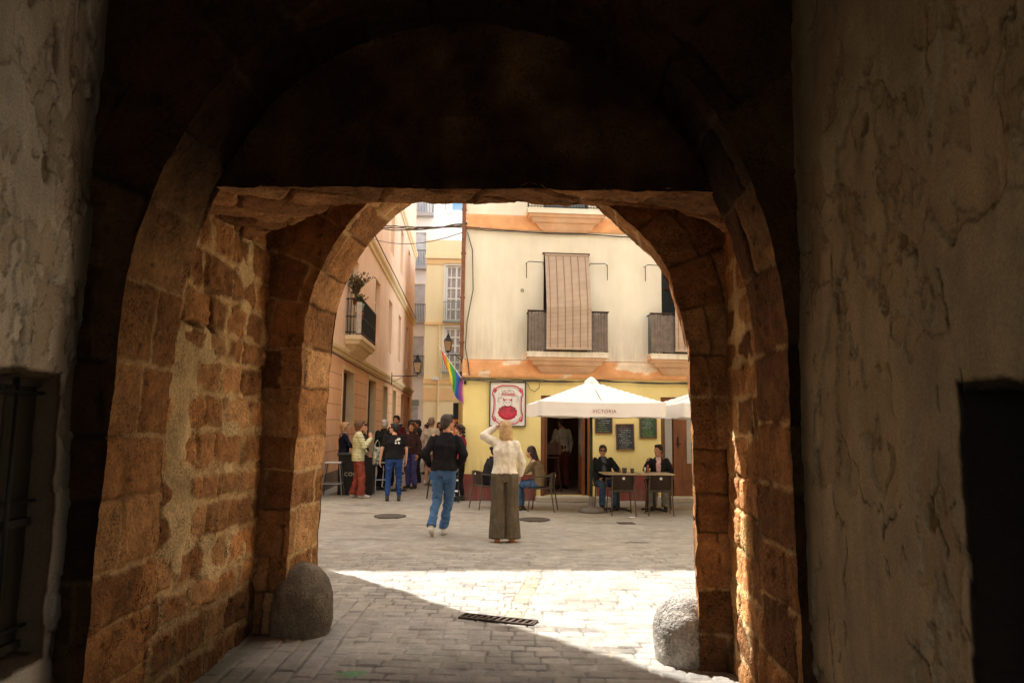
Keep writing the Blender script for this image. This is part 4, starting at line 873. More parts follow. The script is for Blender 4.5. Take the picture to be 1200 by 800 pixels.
for (u, v) in ((.14, .19), (.86, .19), (.13, .83), (.86, .83)): ribbon([(u+.045*math.cos(a)*(.4+.6*k/12), v+.05*math.sin(a)*(.4+.6*k/12)) for k, a in enumerate([i*PI/6 for i in range(16)])], .010)
b.build('border', INK, t, True)
b = MB(); rng = random.Random(3)
ribbon([(u*.9+.05, v*.9+.05) for u, v in bord], .004)
for k in range(34):
    a = PI*(.02+.96*k/33); r = rng.uniform(.20, .30); u = .5-r*math.cos(a)*1.05; v = .47-r*math.sin(a)*1.05
    ribbon([(u+.022*math.cos(q*1.1+k), v+.018*math.sin(q*1.1+k)) for q in range(5)], .0028)
b.build('ornament', INK2, t)
b = MB()
for k in range(26):   # red ruff of round petals
    a = 2*PI*k/26; r = .22*(1 if k % 2 else .86); u = .5+r*math.cos(a); v = .69+.125*math.sin(a)
    b.lathe([(.001, 0), (.032, .0), (.032, .004), (.001, .005)], (0, 0, 0), 8) if False else None
    c = px(u, v); b.add([(c[0]+.042*math.cos(q*PI/4), -.0335, c[2]+.042*math.sin(q*PI/4)) for q in range(8)], [tuple(range(8))])
b.add([(  .5*W_+.175*math.cos(q*PI/8), -.0336, .31*H_+.115*math.sin(q*PI/8)) for q in range(16)], [tuple(range(16))])
c = px(.5, .415); b.box(c[0]-.10, c[0]+.10, -.036, -.033, c[2]-.018, c[2]+.022); b.add([(c[0]-.10, -.0345, c[2]), (c[0]-.10, -.0345, c[2]+.06), (c[0]-.06, -.0345, c[2])], [(0, 1, 2)]); b.add([(c[0]+.10, -.0345, c[2]), (c[0]+.10, -.0345, c[2]+.06), (c[0]+.06, -.0345, c[2])], [(0, 1, 2)])
for k in range(9):
    u = .34+k*.04; ribbon([(u, .30), (u+.012, .24+.02*(k % 2)), (u+.03, .29), (u+.02, .32)], .006)
b.build('emblem', INK, t)
b = MB(); c = px(.5, .475); b.add([(c[0]+.085*math.cos(q*PI/8), -.037, c[2]+.072*math.sin(q*PI/8)) for q in range(16)], [tuple(range(16))]); b.build('face', PAPER, t)
b = MB(); b.tube([(c[0]+.087*math.cos(q*PI/10), -.036, c[2]+.074*math.sin(q*PI/10)) for q in range(21)], .004, 5)
for s_ in (-1, 1):
    for q in range(4): b.tube([(c[0]+s_*(.10+.03*q), -.0375, c[2]-.07-.012*q), (c[0]+s_*(.05+.02*q), -.0375, c[2]-.13-.02*q), (c[0]+s_*(.07+.02*q), -.0375, c[2]-.20)], .004, 5)
b.build('outline', INK2, t)
b = MB()
for s_ in (-1, 1): b.add([(c[0]+s_*.035+.022*math.cos(q*PI/4), -.0385, c[2]+.012+.009*math.sin(q*PI/4)) for q in range(8)], [tuple(range(8))])
b.add([(c[0]+.012*math.cos(q*PI/3), -.0385, c[2]-.03+.008*math.sin(q*PI/3)) for q in range(6)], [tuple(range(6))])
for k in range(5): x = .5*W_-.08+k*.04; b.box(x-.004, x+.004, -.0345, -.0338, .24+.02*(k % 2), .36)
b.build('detail', INK2, t)
# ---- blackboards
def board(a, z0, w_, h_, m, lab, rot, seed, cols):
    t = thing('chalkboard', tuple(FAC(a, -.012, z0)), th, lab, 'chalkboard', 'menu boards on the café wall'); Mr = Matrix.Rotation(rot, 4, 'Y')
    b = MB(); f = .022
    for q in ((0, w_, 0, f), (0, w_, h_-f, h_), (0, f, f, h_-f), (w_-f, w_, f, h_-f)): b.box(q[0], q[1], -.028, 0, q[2], q[3], Mr)
    b.build('frame', WOOD, t)
    MB().box(f, w_-f, -.015, -.002, f, h_-f, Mr).build('slate', m, t)
    rng = random.Random(seed)
    for ci, (cm, r0, r1) in enumerate(cols):
        b = MB(); n = int(h_/.045)
        for k in range(n):
            v = k/n
            if not (r0 <= v < r1): continue
            x = f+.03+rng.uniform(0, .03)+(.05 if k % 3 == 0 else 0); z = h_-f-.035-k*.045; end = w_-f-.03-rng.uniform(0, .12)
            while x < end:
                L_ = rng.uniform(.006, .016); b.box(x, x+L_, -.0175, -.0155, z+rng.uniform(-.003, .003), z+rng.uniform(.006, .013), Mr); x += L_+rng.uniform(.003, .02)
        b.build('writing', cm, t)
CH2 = mat('chalk_green', (.40, .50, .12), .9); CH3 = mat('chalk_orange', (.65, .28, .12), .9)
board(2.91, 1.46, .39, .60, BOARD, 'leftmost chalkboard on the yellow café wall, with a line of green chalk at its foot', 0, 3, [(CHALK, 0, .6), (CH2, .6, .95)])
board(3.385, 1.10, .41, .575, BOARD, 'middle and lowest hung chalkboard on the café wall, close lines of white writing', -.02, 8, [(CH3, 0, .12), (CHALK, .12, .95)])
board(3.91, 1.365, .39, .60, BOARDG, 'rightmost chalkboard on the café wall, with a green background beside the wooden door', 0, 12, [(CH3, 0, .15), (CHALK, .15, .6), (CH2, .6, .95)])

# ---- lettering
def lettering(txt, size, m, parent, loc, rot, name='lettering', ext=.001):
    c = bpy.data.curves.new(name, 'FONT'); c.body = txt; c.size = size; c.align_x = 'CENTER'; c.extrude = ext; c.space_character = 1.15
    o = bpy.data.objects.new(name, c); COL.objects.link(o); bpy.context.view_layer.update()
    me = bpy.data.meshes.new_from_object(o.evaluated_get(bpy.context.evaluated_depsgraph_get())); bpy.data.objects.remove(o)
    me.materials.clear(); me.materials.append(m); n = bpy.data.objects.new(name, me); COL.objects.link(n); n.parent = parent; n.location = loc; n.rotation_euler = rot
    return n
# ---- parasols
GRPOLE = mat('green_pole', (.03, .06, .04), .4, .15, 10, metal=.3)
def parasol(x, y, label, txt=True, w_=1.14, base=True):
    t = thing('parasol', (x, y, 0), th, label, 'parasol', 'white café parasols')
    zt, ze, zv = 2.50, 2.05, 1.80
    V = []; F = []; n = 14
    def P_(sx, sy, r):   # corner grid: canopy height falls from hub to edge, sagging between the ribs
        m_ = max(abs(sx), abs(sy)); return None
    b = MB(); N = 24; pts = {}
    for i in range(N+1):
        for j in range(N+1):
            u, v = i/N*2-1, j/N*2-1; m_ = max(abs(u), abs(v)); q = min(abs(u), abs(v))/(m_+1e-6)
            z = zt+(ze-zt)*m_**.92-.035*m_*(1-q)*(1-m_)*2-.02*m_*(1-q*q)
            pts[i, j] = len(V); V.append((u*w_*(1-.015*(1-q)*m_), v*w_*(1-.015*(1-q)*m_), z))
    for i in range(N):
        for j in range(N): F.append((pts[i, j], pts[i+1, j], pts[i+1, j+1], pts[i, j+1]))
    b.add(V, F); can = b.build('canopy', CANVAS, t, True)
    b = MB(); ring = [(i, 0) for i in range(N)]+[(N, j) for j in range(N)]+[(N-i, N) for i in range(N)]+[(0, N-j) for j in range(N)]
    rv = [V[pts[k]] for k in ring]; n = len(rv); W2 = []
    for lv in range(5):
        for k, p in enumerate(rv): wv_ = .010*math.sin(k*1.7)*lv/4+.006*math.sin(k*.63+x)*lv/4; W2.append((p[0]*(1+wv_), p[1]*(1+wv_), p[2]-(ze-zv)*lv/4-.006*math.sin(k*.9)*lv/4))
    for lv in range(4):
        for k in range(n): F2 = (lv*n+k, lv*n+(k+1) % n, (lv+1)*n+(k+1) % n, (lv+1)*n+k); b.f.append(list(F2)); b.mi.append(0)
    b.v = W2; b.build('valance', CANVAS, can, True)
    b = MB(); b.lathe([(.15, -.10), (.13, -.02), (.06, .04), (.015, .07)], (0, 0, zt), 12); b.build('vent_cap', CANVAS, t, True)
    MB().tube([(0, 0, .05), (0, 0, 2.5)], .028, 12).build('pole', GRPOLE, t, True)
    for k in range(8):
        a = [(1, 1), (1, 0), (1, -1), (0, -1), (-1, -1), (-1, 0), (-1, 1), (0, 1)][k]; r_ = .985
        MB().tube([(a[0]*.03, a[1]*.03, zt-.06), (a[0]*w_*r_, a[1]*w_*r_, ze-.035)], .010, 6).build('rib', GREYM, t)
        MB().tube([(a[0]*.03, a[1]*.03, 1.98), (a[0]*w_*.5, a[1]*w_*.5, 2.215)], .008, 6).build('strut', GREYM, t)
    MB().lathe([(.05, -.04), (.05, .04)], (0, 0, 1.98), 12).build('collar', GRPOLE, t)
    if base:
        MB().lathe([(.24, 0), (.25, .02), (.25, .06), (.21, .09), (.06, .11), (.05, .12), (.045, .30)], seg=28).build('base', mat('parasol_base%d' % int(x), (.17, .15, .13), .8, .2, 8, .3, 50), t, True)
    if txt: lettering('VICTORIA', .085, mat('letter_red', (.34, .08, .05), .7, .1), t, (.02, -w_-.012, 1.855), (R(90), 0, 0))
    return t
parasol(1.54, 14.18, 'white square café parasol with VICTORIA on its valance, above the tables')
parasol(4.10, 14.35, 'second white parasol at the right, cut off by the arch, beyond the lettered one', False)
# ---- café chairs
def chair_proto():
    t = thing('cafe_chair', (0, 0, 0), 0, 'x', 'chair', 'brown café chairs')
    b = MB(); n = 10; V = []; F = []     # curved resin backrest
    for k in range(2):
        for i in range(n+1):
            for j in range(2):
                u = i/n*2-1; V.append((u*(.185+.02*j), -.20-.03*j+.05*u*u-(.0 if k == 0 else .016), .47+j*.27+(-.02*u*u if j else 0)))
    I = lambda k, i, j: k*(n+1)*2+i*2+j
    for k in range(2):
        for i in range(n): F.append((I(k, i, 0), I(k, i+1, 0), I(k, i+1, 1), I(k, i, 1)))
    for i in range(n): F.append((I(0, i, 1), I(0, i+1, 1), I(1, i+1, 1), I(1, i, 1))); F.append((I(0, i, 0), I(0, i+1, 0), I(1, i+1, 0), I(1, i, 0)))
    F.append((I(0, 0, 0), I(0, 0, 1), I(1, 0, 1), I(1, 0, 0))); F.append((I(0, n, 0), I(0, n, 1), I(1, n, 1), I(1, n, 0)))
    b.add(V, F); bk = b.build('backrest', CHAIRM, t, True)
    MB().box(-.022, .022, -.2475, -.2445, .655, .697).build('badge', CHALK, bk)
    MB().box(-.21, .21, -.20, .21, .425, .45).build('seat', CHAIRM, t, bevel=.012)
    TU = MATS['chair_tube']
    for s in (-1, 1):
        MB().tube([(s*.20, -.215, .72), (s*.205, -.19, .45), (s*.225, -.26, 0)], .012, 8).build('leg', TU, t)
        MB().tube([(s*.21, .20, .44), (s*.235, .24, 0)], .012, 8).build('leg', TU, t)
        b = MB(); b.tube([(s*.205, -.21, .68), (s*.25, -.12, .665), (s*.265, .08, .655), (s*.25, .18, .62), (s*.22, .20, .45)], .013, 8); b.build('armrest', TU, t)
    return t
mat('chair_tube', (.10, .075, .06), .4, .15, 10, metal=.5)
cp = chair_proto()
chs = [(2.06, 13.86, .05, 'left empty café chair with its back to the camera, before the man in sunglasses'),
       (2.78, 13.92, -.06, 'right empty café chair with its back to the camera, before the suited man'),
       (.62, 14.30, R(78), 'brown café café chair under the dark haired woman in khaki'),
       (-.47, 14.62, R(-62), 'brown café chair between the walking man and the woman in the cream sweater'),
       (1.88, 14.98, R(185), 'brown café chair under the seated man in sunglasses'),
       (2.98, 15.0, R(172), 'brown café chair under the seated man in the dark suit')]
CH = []
for i, (x, y, a, lab) in enumerate(chs):
    c = cp if i == 0 else copy_tree(cp); c.location = (x, y, 0); c.rotation_euler = (0, 0, a); c['label'] = lab
# ---- tables
def cafe_table(x, y, lab, w_=.33, d_=.30):
    t = thing('cafe_table', (x, y, 0), th, lab, 'table', 'square café tables')
    MB().box(-w_, w_, -d_, d_, .70, .725).build('tabletop', TABLET, t, bevel=.008)
    MB().tube([(0, 0, .02), (0, 0, .70)], .03, 10).build('column', BLACKM, t)
    b = MB()
    for a in range(4): q = a*PI/2+PI/4; b.tube([(0, 0, .05), (.28*math.cos(q), .28*math.sin(q), .015)], .02, 6)
    b.build('base', BLACKM, t)
cafe_table(2.10, 14.50, 'beige topped café table before the seated man in sunglasses'); cafe_table(2.80, 14.52, 'beige topped café table before the seated man in the dark suit'); cafe_table(.10, 14.55, 'beige topped café table mostly hidden behind the woman in the cream sweater')
def cup(x, y, z, m, lab, h=.09, r=.03, name='glass', cat='glass'):
    b = MB(); b.lathe([(r*.75, 0), (r, h), (r*.88, h), (r*.66, .008)], seg=14); o = b.build(name, m, None, True); o.location = (x, y, z); tag(o, lab, cat)
cup(2.20, 14.36, .725, mat('smoke_glass', (.10, .10, .09), .1, .1), 'dark tumbler on the left café table, nearest the man in sunglasses', .10, .05)
cup(2.36, 14.42, .725, MATS['smoke_glass'], 'second dark tumbler beside the first, at the right edge of that table', .09, .04)
cup(2.62, 14.50, .725, SILV, 'small clear glass on the right café table near the suited man', .11, .025)
cup(2.70, 14.62, .725, TERRA, 'small amber bottle on the right café table', .15, .018, 'bottle', 'bottle')
o = MB().lathe([(.05, 0), (.055, .012), (.02, .016)], seg=12).build('paper_scrap', PAPER, None); o.location = (2.17, 13.33, .01); tag(o, 'white crumpled paper scrap on the ground before the right hand chair', 'litter')
# ---- bar cabinet and stools by the peach wall
t = thing('bar_cabinet', (-3.93, 16.95, 0), th, 'black outdoor bar cabinet with white lettering against the peach wall', 'cabinet')
MB().box(0, .78, 0, .62, 0, .90).build('body', BLACKM, t, bevel=.01); MB().box(-.03, .83, -.05, .64, .903, .935).build('worktop', mat('dark_top', (.06, .065, .06), .3, .1), t, bevel=.006)
lettering('COSS', .12, CHALK, t, (.30, -.004, .43), (R(90), 0, 0)); lettering('8', .15, CHALK, t, (.56, -.004, .42), (R(90), 0, 0))
bar_stool((-3.98, 16.72, 0), .1, 'grey metal bar stool with a pale seat in front of the black bar cabinet', GREYM, .76, SILV)
bar_stool((-3.16, 18.1, 0), .25, 'grey bar stool half hidden between the green jacket and the black shirt', GREYM, .70)
bar_stool((-1.62, 16.6, 0), .1, 'black bar stool mostly hidden behind the man walking in the black jacket', BLACKM, .74)
t = thing('high_table', (-2.78, 18.3, 0), 0, 'dark round high table among the people standing by the peach wall', 'table')
MB().lathe([(.33, 1.02), (.34, 1.03), (.34, 1.05), (.32, 1.06)], seg=28).build('tabletop', WOODD, t); MB().tube([(0, 0, .02), (0, 0, 1.02)], .035).build('column', BLACKM, t); MB().lathe([(.25, 0), (.25, .02), (.05, .05)], seg=24).build('base', BLACKM, t)
# ---- folding slatted stand at the corner
t = thing('step_stool', (-1.24, 15.72, 0), .1, 'small white folding step stool at the foot of the yellow corner', 'step stool')
for z, q in ((.22, 0), (.44, .06), (.66, .12)): MB().box(-.14, .14, -.10+q, .02+q, z, z+.025).build('step', WPAINT, t, bevel=.004)
for s in (-1, 1):
    MB().tube([(s*.15, -.12, 0), (s*.14, .08, .72)], .012, 6).build('leg', BLACKM, t); MB().tube([(s*.15, .28, 0), (s*.14, .09, .68)], .012, 6).build('leg', BLACKM, t)
# ---- wall lanterns
def lantern(x, y, z, sc_, ang_, arm, glass, lab, y2=0):
    t = thing('street_lantern', (x, y, z), ang_, lab, 'street lantern', 'four sided wall lanterns'); k = sc_
    def fr(r0, z0, r1, z1): return [(sx*r0, sy*r0, z0) for sx, sy in ((-1, -1), (1, -1), (1, 1), (-1, 1))]+[(sx*r1, sy*r1, z1) for sx, sy in ((-1, -1), (1, -1), (1, 1), (-1, 1))]
    b = MB(); b.hexa([(p[0]*k, p[1]*k, p[2]*k) for p in fr(.095, .0, .165, .42)]); b.build('glass', glass, t)
    b = MB(); b.hexa([(p[0]*k, p[1]*k, p[2]*k) for p in fr(.19, .42, .07, .60)]); b.hexa([(p[0]*k, p[1]*k, p[2]*k) for p in fr(.08, .60, .06, .68)]); b.lathe([(.02*k, .68*k), (.035*k, .72*k), (.012*k, .78*k)], seg=8); b.build('hood', BLACKM, t)
    b = MB()
    for sx, sy in ((-1, -1), (1, -1), (1, 1), (-1, 1)): b.tube([(sx*.098*k, sy*.098*k, 0), (sx*.168*k, sy*.168*k, .42*k)], .011*k, 5)
    b.box(-.11*k, .11*k, -.11*k, .11*k, -.03*k, 0); b.lathe([(.05*k, -.03*k), (.02*k, -.10*k)], seg=8); b.build('cage', BLACKM, t)
    b = MB(); b.tube([(0, 0, -.08*k), (0, 0, -.16*k), (arm, 0, -.16*k)], .014*k+.004, 6); b.tube([(arm, 0, -.02*k), (arm, 0, -.55*k)], .016, 6); b.tube([(arm*.45, 0, -.16*k), (arm*.8, 0, -.34*k), (arm, 0, -.42*k)], .010, 6); b.build('bracket', BLACKM, t)
lantern(-1.53, 17.5, 3.37, .55, 0, .34, LAMPG, 'nearer street lantern with amber glass above the rainbow flag')
lantern(-3.85, 30.0, 3.72, .95, PI, 1.05, LAMPG2, 'farther street lantern with pale glass in front of the white building')
# ---- rainbow flag
t = thing('rainbow_flag', tuple(FAC(.03, -.02, 2.52)), 0, 'rainbow flag on a slanting pole fixed at the corner of the yellow building', 'flag')
tip = Vector((-.60, -.12, .83)); 
MB().tube([(0, 0, 0), tuple(tip)], .010, 6).build('pole', WPAINT, t); MB().lathe([(.03, -.02), (.03, .05)], (0, 0, 0), 10).build('socket', BLACKM, t)
fc = [(.62, .05, .04), (.72, .25, .05), (.72, .58, .06), (.06, .36, .10), (.04, .12, .46), (.36, .09, .36)]
fm = [mat('flag_%d' % k, c_, .8, .08, 8) for k, c_ in enumerate(fc)]
b = MB(); NU, NV = 48, 24; V = []
for i in range(NU+1):
    s_ = i/NU; base_ = tip*(1-s_*.93)
    Lh = .12+.68*math.sin(min(s_*1.25, 1)*PI/2)*(1-.42*s_) if True else 0
    for j in range(NV+1):
        q = j/NV; V.append((base_.x+.10*q*(1-s_)+.02*math.sin(q*5+s_*9), base_.y+.045*math.sin(s_*22+q*2.5)*q+.02*q, base_.z-Lh*q+.01*math.sin(s_*22)))
for i in range(NU): b.mat(min(5, int(i/NU*6)));  b.f += [[i*(NV+1)+j, (i+1)*(NV+1)+j, (i+1)*(NV+1)+j+1, i*(NV+1)+j+1] for j in range(NV)]; b.mi += [b.cur]*NV
b.v = V; b.build('cloth', fm, t, True)
# ================================================================== PEOPLE
V3 = Vector
def capsule(b, p0, p1, r0, r1, seg=12, sy=1.0):
    p0, p1 = V3(p0), V3(p1); d = p1-p0; L_ = d.length
    if L_ < 1e-5: d = V3((0, 0, 1)); L_ = 1e-5
    d = d.normalized(); up = V3((0, 1, 0)) if abs(d.y) < .8 else V3((0, 0, 1)); a = d.cross(up).normalized(); c = a.cross(d).normalized()
    rings = []
    for k in range(1, 5): t = k/5*PI/2; rings.append((p0-d*r0*math.cos(t), r0*math.sin(t)))
    rings.append((p0, r0)); rings.append((p1, r1))
    for k in range(1, 5): t = k/5*PI/2; rings.append((p1+d*r1*math.sin(t), r1*math.cos(t)))
    V = []; F = []
    for q, r in rings:
        for j in range(seg): t = 2*PI*j/seg; V.append(q+a*r*math.cos(t)+c*r*sy*math.sin(t))
    n = len(rings)
    for i in range(n-1):
        for j in range(seg): F.append((i*seg+j, i*seg+(j+1) % seg, (i+1)*seg+(j+1) % seg, (i+1)*seg+j))
    F.append(tuple(range(seg))[::-1]); F.append(tuple((n-1)*seg+j for j in range(seg))); b.add(V, F)
def ellip(b, c, r, M=None, seg=16):
    c = V3(c); V = []; F = []; n = 10
    for i in range(1, n):
        t = PI*i/n
        for j in range(seg):
            q = V3((r[0]*math.sin(t)*math.cos(2*PI*j/seg), r[1]*math.sin(t)*math.sin(2*PI*j/seg), r[2]*math.cos(t)))
            V.append(c+((M @ q) if M else q))
    for i in range(n-2):
        for j in range(seg): F.append((i*seg+j, (i+1)*seg+j, (i+1)*seg+(j+1) % seg, i*seg+(j+1) % seg))
    F.append(tuple(range(seg))); F.append(tuple((n-2)*seg+j for j in range(seg))[::-1]); b.add(V, F)
def loft(b, rings, seg=20):
    V = []; F = []
    for c, ax, ay, rx, ry in rings:
        for j in range(seg):
            t = 2*PI*j/seg; ct_, st_ = math.cos(t), math.sin(t)
            ct_ = math.copysign(abs(ct_)**.85, ct_); st_ = math.copysign(abs(st_)**.85, st_)
            V.append(c+ax*rx*ct_+ay*ry*st_)
    n = len(rings)
    for i in range(n-1):
        for j in range(seg): F.append((i*seg+j, i*seg+(j+1) % seg, (i+1)*seg+(j+1) % seg, (i+1)*seg+j))
    F.append(tuple(range(seg))[::-1]); F.append(tuple((n-1)*seg+j for j in range(seg))); b.add(V, F)
def remesh(b, vox, smooth=2, wr=0., seed=0, wsc=(9, 9, 5)):
    me = bpy.data.meshes.new('t'); me.from_pydata(b.v, [], b.f); me.update()
    o = bpy.data.objects.new('t', me); COL.objects.link(o)
    m = o.modifiers.new('r', 'REMESH'); m.mode = 'VOXEL'; m.voxel_size = vox
    if smooth: s = o.modifiers.new('s', 'SMOOTH'); s.iterations = smooth; s.factor = .5
    dg = bpy.context.evaluated_depsgraph_get(); dg.update()
    r = bpy.data.meshes.new_from_object(o.evaluated_get(dg)); bpy.data.objects.remove(o); bpy.data.meshes.remove(me)
    r.polygons.foreach_set('use_smooth', [True]*len(r.polygons))
    if wr and len(r.vertices):
        n = len(r.vertices); P = np.empty(n*3, np.float32); r.vertices.foreach_get('co', P); P = P.reshape(-1, 3); N = np.empty(n*3, np.float32)
        r.vertex_normals.foreach_get('vector', N); N = N.reshape(-1, 3)
        q = fbm(P[:, 0]*wsc[0], P[:, 1]*wsc[1], P[:, 2]*wsc[2], seed, 3); q = 1-np.abs(q)*3
        P = P+N*(q*wr)[:, None]; r.vertices.foreach_set('co', P.astype(np.float32).ravel()); r.update()
    return r
def mobj(name, me, m, parent):
    me.materials.clear(); me.materials.append(m); me.name = name; o = bpy.data.objects.new(name, me); COL.objects.link(o); o.parent = parent; return o
def join_me(a, c):
    V = [tuple(v.co) for v in a.vertices]+[tuple(v.co) for v in c.vertices]; n = len(a.vertices)
    F = [tuple(p.vertices) for p in a.polygons]+[tuple(i+n for i in p.vertices) for p in c.polygons]
    me = bpy.data.meshes.new('j'); me.from_pydata(V, [], F); me.update(); me.polygons.foreach_set('use_smooth', [True]*len(me.polygons)); return me
SKIN = {k: mat('skin_'+k, c, .55, .08, 12, .15, 60, spec=.35) for k, c in dict(a=(.62, .34, .22), b=(.52, .27, .17), c=(.40, .20, .12)).items()}
_cm = {}
EYEM = mat('eye', (.13, .075, .055), .5, .1)
def cloth(c, knit=0, key=''):
    k = (tuple(c), knit, key)
    if k not in _cm: _cm[k] = mat('cloth_%d' % len(_cm), c, .9, .30, 6, .35 if not knit else .8, 160 if not knit else 70, spec=.12, fine=.08)
    return _cm[k]
def hairm(c):
    k = ('h', tuple(c))
    if k not in _cm:
        _cm[k] = mat('hair_%d' % len(_cm), c, .55, .35, 16, .9, 55, spec=.4, fine=.25)
    return _cm[k]
def hand(b, wr, d, side, palmn, curl=.5, k=1.0):
    """wr wrist, d direction to the fingers, side = direction of the thumb, palmn = palm normal"""
    wr, d, side, palmn = V3(wr), V3(d).normalized(), V3(side).normalized(), V3(palmn).normalized()
    pl = .088*k
    for i, s_ in enumerate((.030, .010, -.010, -.029)):
        kn = wr+d*pl*(1-.04*abs(i-1))+side*s_*k
        capsule(b, wr+side*s_*.6*k, kn, .015*k, .0125*k, 8)
        dd = d.copy(); p = kn
        for L_, r in ((.042, .0095), (.026, .0085), (.020, .0075)):
            L_ *= (.95, 1.05, 1.0, .80)[i]*k; dd = (dd+palmn*curl*.75).normalized(); q = p+dd*L_; capsule(b, p, q, r*k, r*.92*k, 8); p = q
    t0 = wr+d*.022*k+side*.022*k; t1 = t0+(d*.5+side*.75+palmn*.3).normalized()*.042*k; t2 = t1+(d*.85+side*.35+palmn*.35*(1+curl)).normalized()*.032*k
    capsule(b, t0, t1, .016*k, .0115*k, 8); capsule(b, t1, t2, .0105*k, .009*k, 8)

BASE = dict(pel=(0, 0, .95), waist=(0, .01, 1.08), chest=(0, .0, 1.28), neck=(0, -.005, 1.455), head=(0, .025, 1.60),
            sL=(-.175, -.005, 1.40), eL=(-.235, -.03, 1.13), wL=(-.235, .05, .89), sR=(.175, -.005, 1.40), eR=(.235, -.03, 1.13), wR=(.235, .05, .89),
            hL=(-.09, 0, .92), kL=(-.10, .03, .50), aL=(-.105, -.02, .085), hR=(.09, 0, .92), kR=(.10, .03, .50), aR=(.105, -.02, .085))
SEAT = dict(pel=(0, 0, .54), waist=(0, -.02, .68), chest=(0, -.01, .88), neck=(0, .01, 1.05), head=(0, .05, 1.19),
            sL=(-.175, 0, 1.00), eL=(-.24, .06, .75), wL=(-.17, .28, .68), sR=(.175, 0, 1.00), eR=(.24, .06, .75), wR=(.17, .28, .68),
            hL=(-.09, .02, .53), kL=(-.13, .43, .53), aL=(-.13, .40, .09), hR=(.09, .02, .53), kR=(.13, .43, .53), aR=(.13, .42, .09))
def person(loc, yaw, Ht, label, pose=None, base=BASE, skin='a', top=(.1, .1, .1), topk='jacket', bot=(.1, .1, .3), botk='jeans', shoes=(.05, .05, .05), hair='short', hc=(.03, .02, .015),
           hy=0., hp=0., w=1.0, fem=False, vox=.012, sleeve=1.0, knit=0, curl=.5, collar=None, glasses=False, hem=None, group=None, beltc=None, build=1.0, extra=None, detail=False):
    J = {k: V3(v) for k, v in base.items()}
    if pose:
        for k, v in pose.items(): J[k] = V3(v)
    sc_ = Ht/1.72
    if fem:
        for k in ('sL', 'sR'): J[k].x *= .88
    t = thing('person', loc, yaw, label, 'person', group); t.scale = (sc_,)*3
    seated = base is SEAT
    HM = Matrix.Rotation(hy, 3, 'Z') @ Matrix.Rotation(hp, 3, 'X'); hd = J['head']; hv = lambda x, y, z: hd+HM @ V3((x, y, z))
    sh = (J['sR']-J['sL']).normalized(); spine = (J['neck']-J['pel']).normalized(); fw = spine.cross(sh).normalized()
    if fw.dot(V3((0, 1, 0))) < 0 and not seated: fw = -fw
    hipx = (J['hR']-J['hL']).normalized(); hfw = V3((0, 0, 1)).cross(hipx).normalized()
    # ---------------- body
    b = MB()
    ellip(b, hv(0, -.012, .025), (.074, .092, .094), HM); ellip(b, hv(0, .020, -.035), (.058, .070, .078), HM)
    capsule(b, hv(-.018, .068, -.088), hv(.018, .068, -.088), .022, .022); capsule(b, hv(0, .092, .008), hv(0, .108, -.028), .010, .014)
    ellip(b, hv(0, .078, .032), (.052, .018, .014), HM); ellip(b, hv(0, .083, -.058), (.026, .013, .010), HM)
    for s_ in (-1, 1): ellip(b, hv(s_*.077, -.006, -.005), (.010, .022, .032), HM); ellip(b, hv(s_*.044, .062, -.022), (.020, .022, .020), HM)
    capsule(b, J['neck']-V3((0, 0, .04)), hv(0, -.018, -.06), .055, .050)
    loft(b, [(J['pel']-V3((0, 0, .10 if not seated else .06)), hipx, hfw, .10, .08), (J['pel'], hipx, hfw, .150*w, .098), (J['waist'], sh, fw, .125*w, .088), (J['chest'], sh, fw, .148*w, .098), (J['chest'].lerp(J['neck'], .6), sh, fw, .135, .075), (J['neck'], sh, fw, .055, .052)])
    arm = []
    for S_ in 'LR':
        s, e, wr = J['s'+S_], J['e'+S_], J['w'+S_]
        capsule(b, s, e, .046, .036); capsule(b, e, wr, .036, .024)
        h, k, a = J['h'+S_], J['k'+S_], J['a'+S_]
        capsule(b, h, k, .078, .050); capsule(b, k, k.lerp(a, .35), .050, .050); capsule(b, k.lerp(a, .35), a, .050, .032); capsule(b, a, a+V3((0, .11, -.045)), .034, .028)
    body = remesh(b, vox*.8 if detail else vox, 1)
    hb = MB()
    for S_, sg in (('L', -1), ('R', 1)):
        e, wr = J['e'+S_], J['w'+S_]; d = (wr-e).normalized()
        if pose and 'hd'+S_ in pose: d = V3(pose['hd'+S_]).normalized()
        inn = V3((-sg, 0, 0)); pn = (inn-d*inn.dot(d)); pn = pn.normalized() if pn.length > .2 else V3((0, 0, -1)); 
        if pose and 'pn'+S_ in pose: pn = V3(pose['pn'+S_]); pn = (pn-d*pn.dot(d)).normalized()
        sd_ = d.cross(pn)*(1 if sg > 0 else -1)
        if sd_.dot(V3((0, 1, .3))) < 0: sd_ = -sd_
        hand(hb, wr, d, sd_, pn, curl)
    hm = remesh(hb, .0048 if detail else .006, 1)
    mobj('body', join_me(body, hm), SKIN[skin], t)
    # face
    facing = abs(hy) > .2 or detail or True
    for s_ in (-1, 1):
        e = MB(); ellip(e, hv(s_*.030, .079, .006), (.011, .007, .0045), HM, 10); e.build('eye', EYEM, t, True)
    e = MB(); ellip(e, hv(0, .094, -.057), (.024, .006, .0055), HM, 10); e.build('mouth', SKINM, t, True)
    # ---------------- hair
    b = MB(); hm_ = hairm(hc)
    if hair != 'bald':
        ellip(b, hv(0, -.022, .040), (.084, .096, .092), HM)
        ellip(b, hv(0, -.052, -.005), (.078, .066, .085), HM)
        if hair in ('short', 'grey'): ellip(b, hv(0, .045, .095), (.058, .045, .026), HM)
        for s_ in (-1, 1): ellip(b, hv(s_*.074, -.012, .02), (.014, .034, .04), HM)
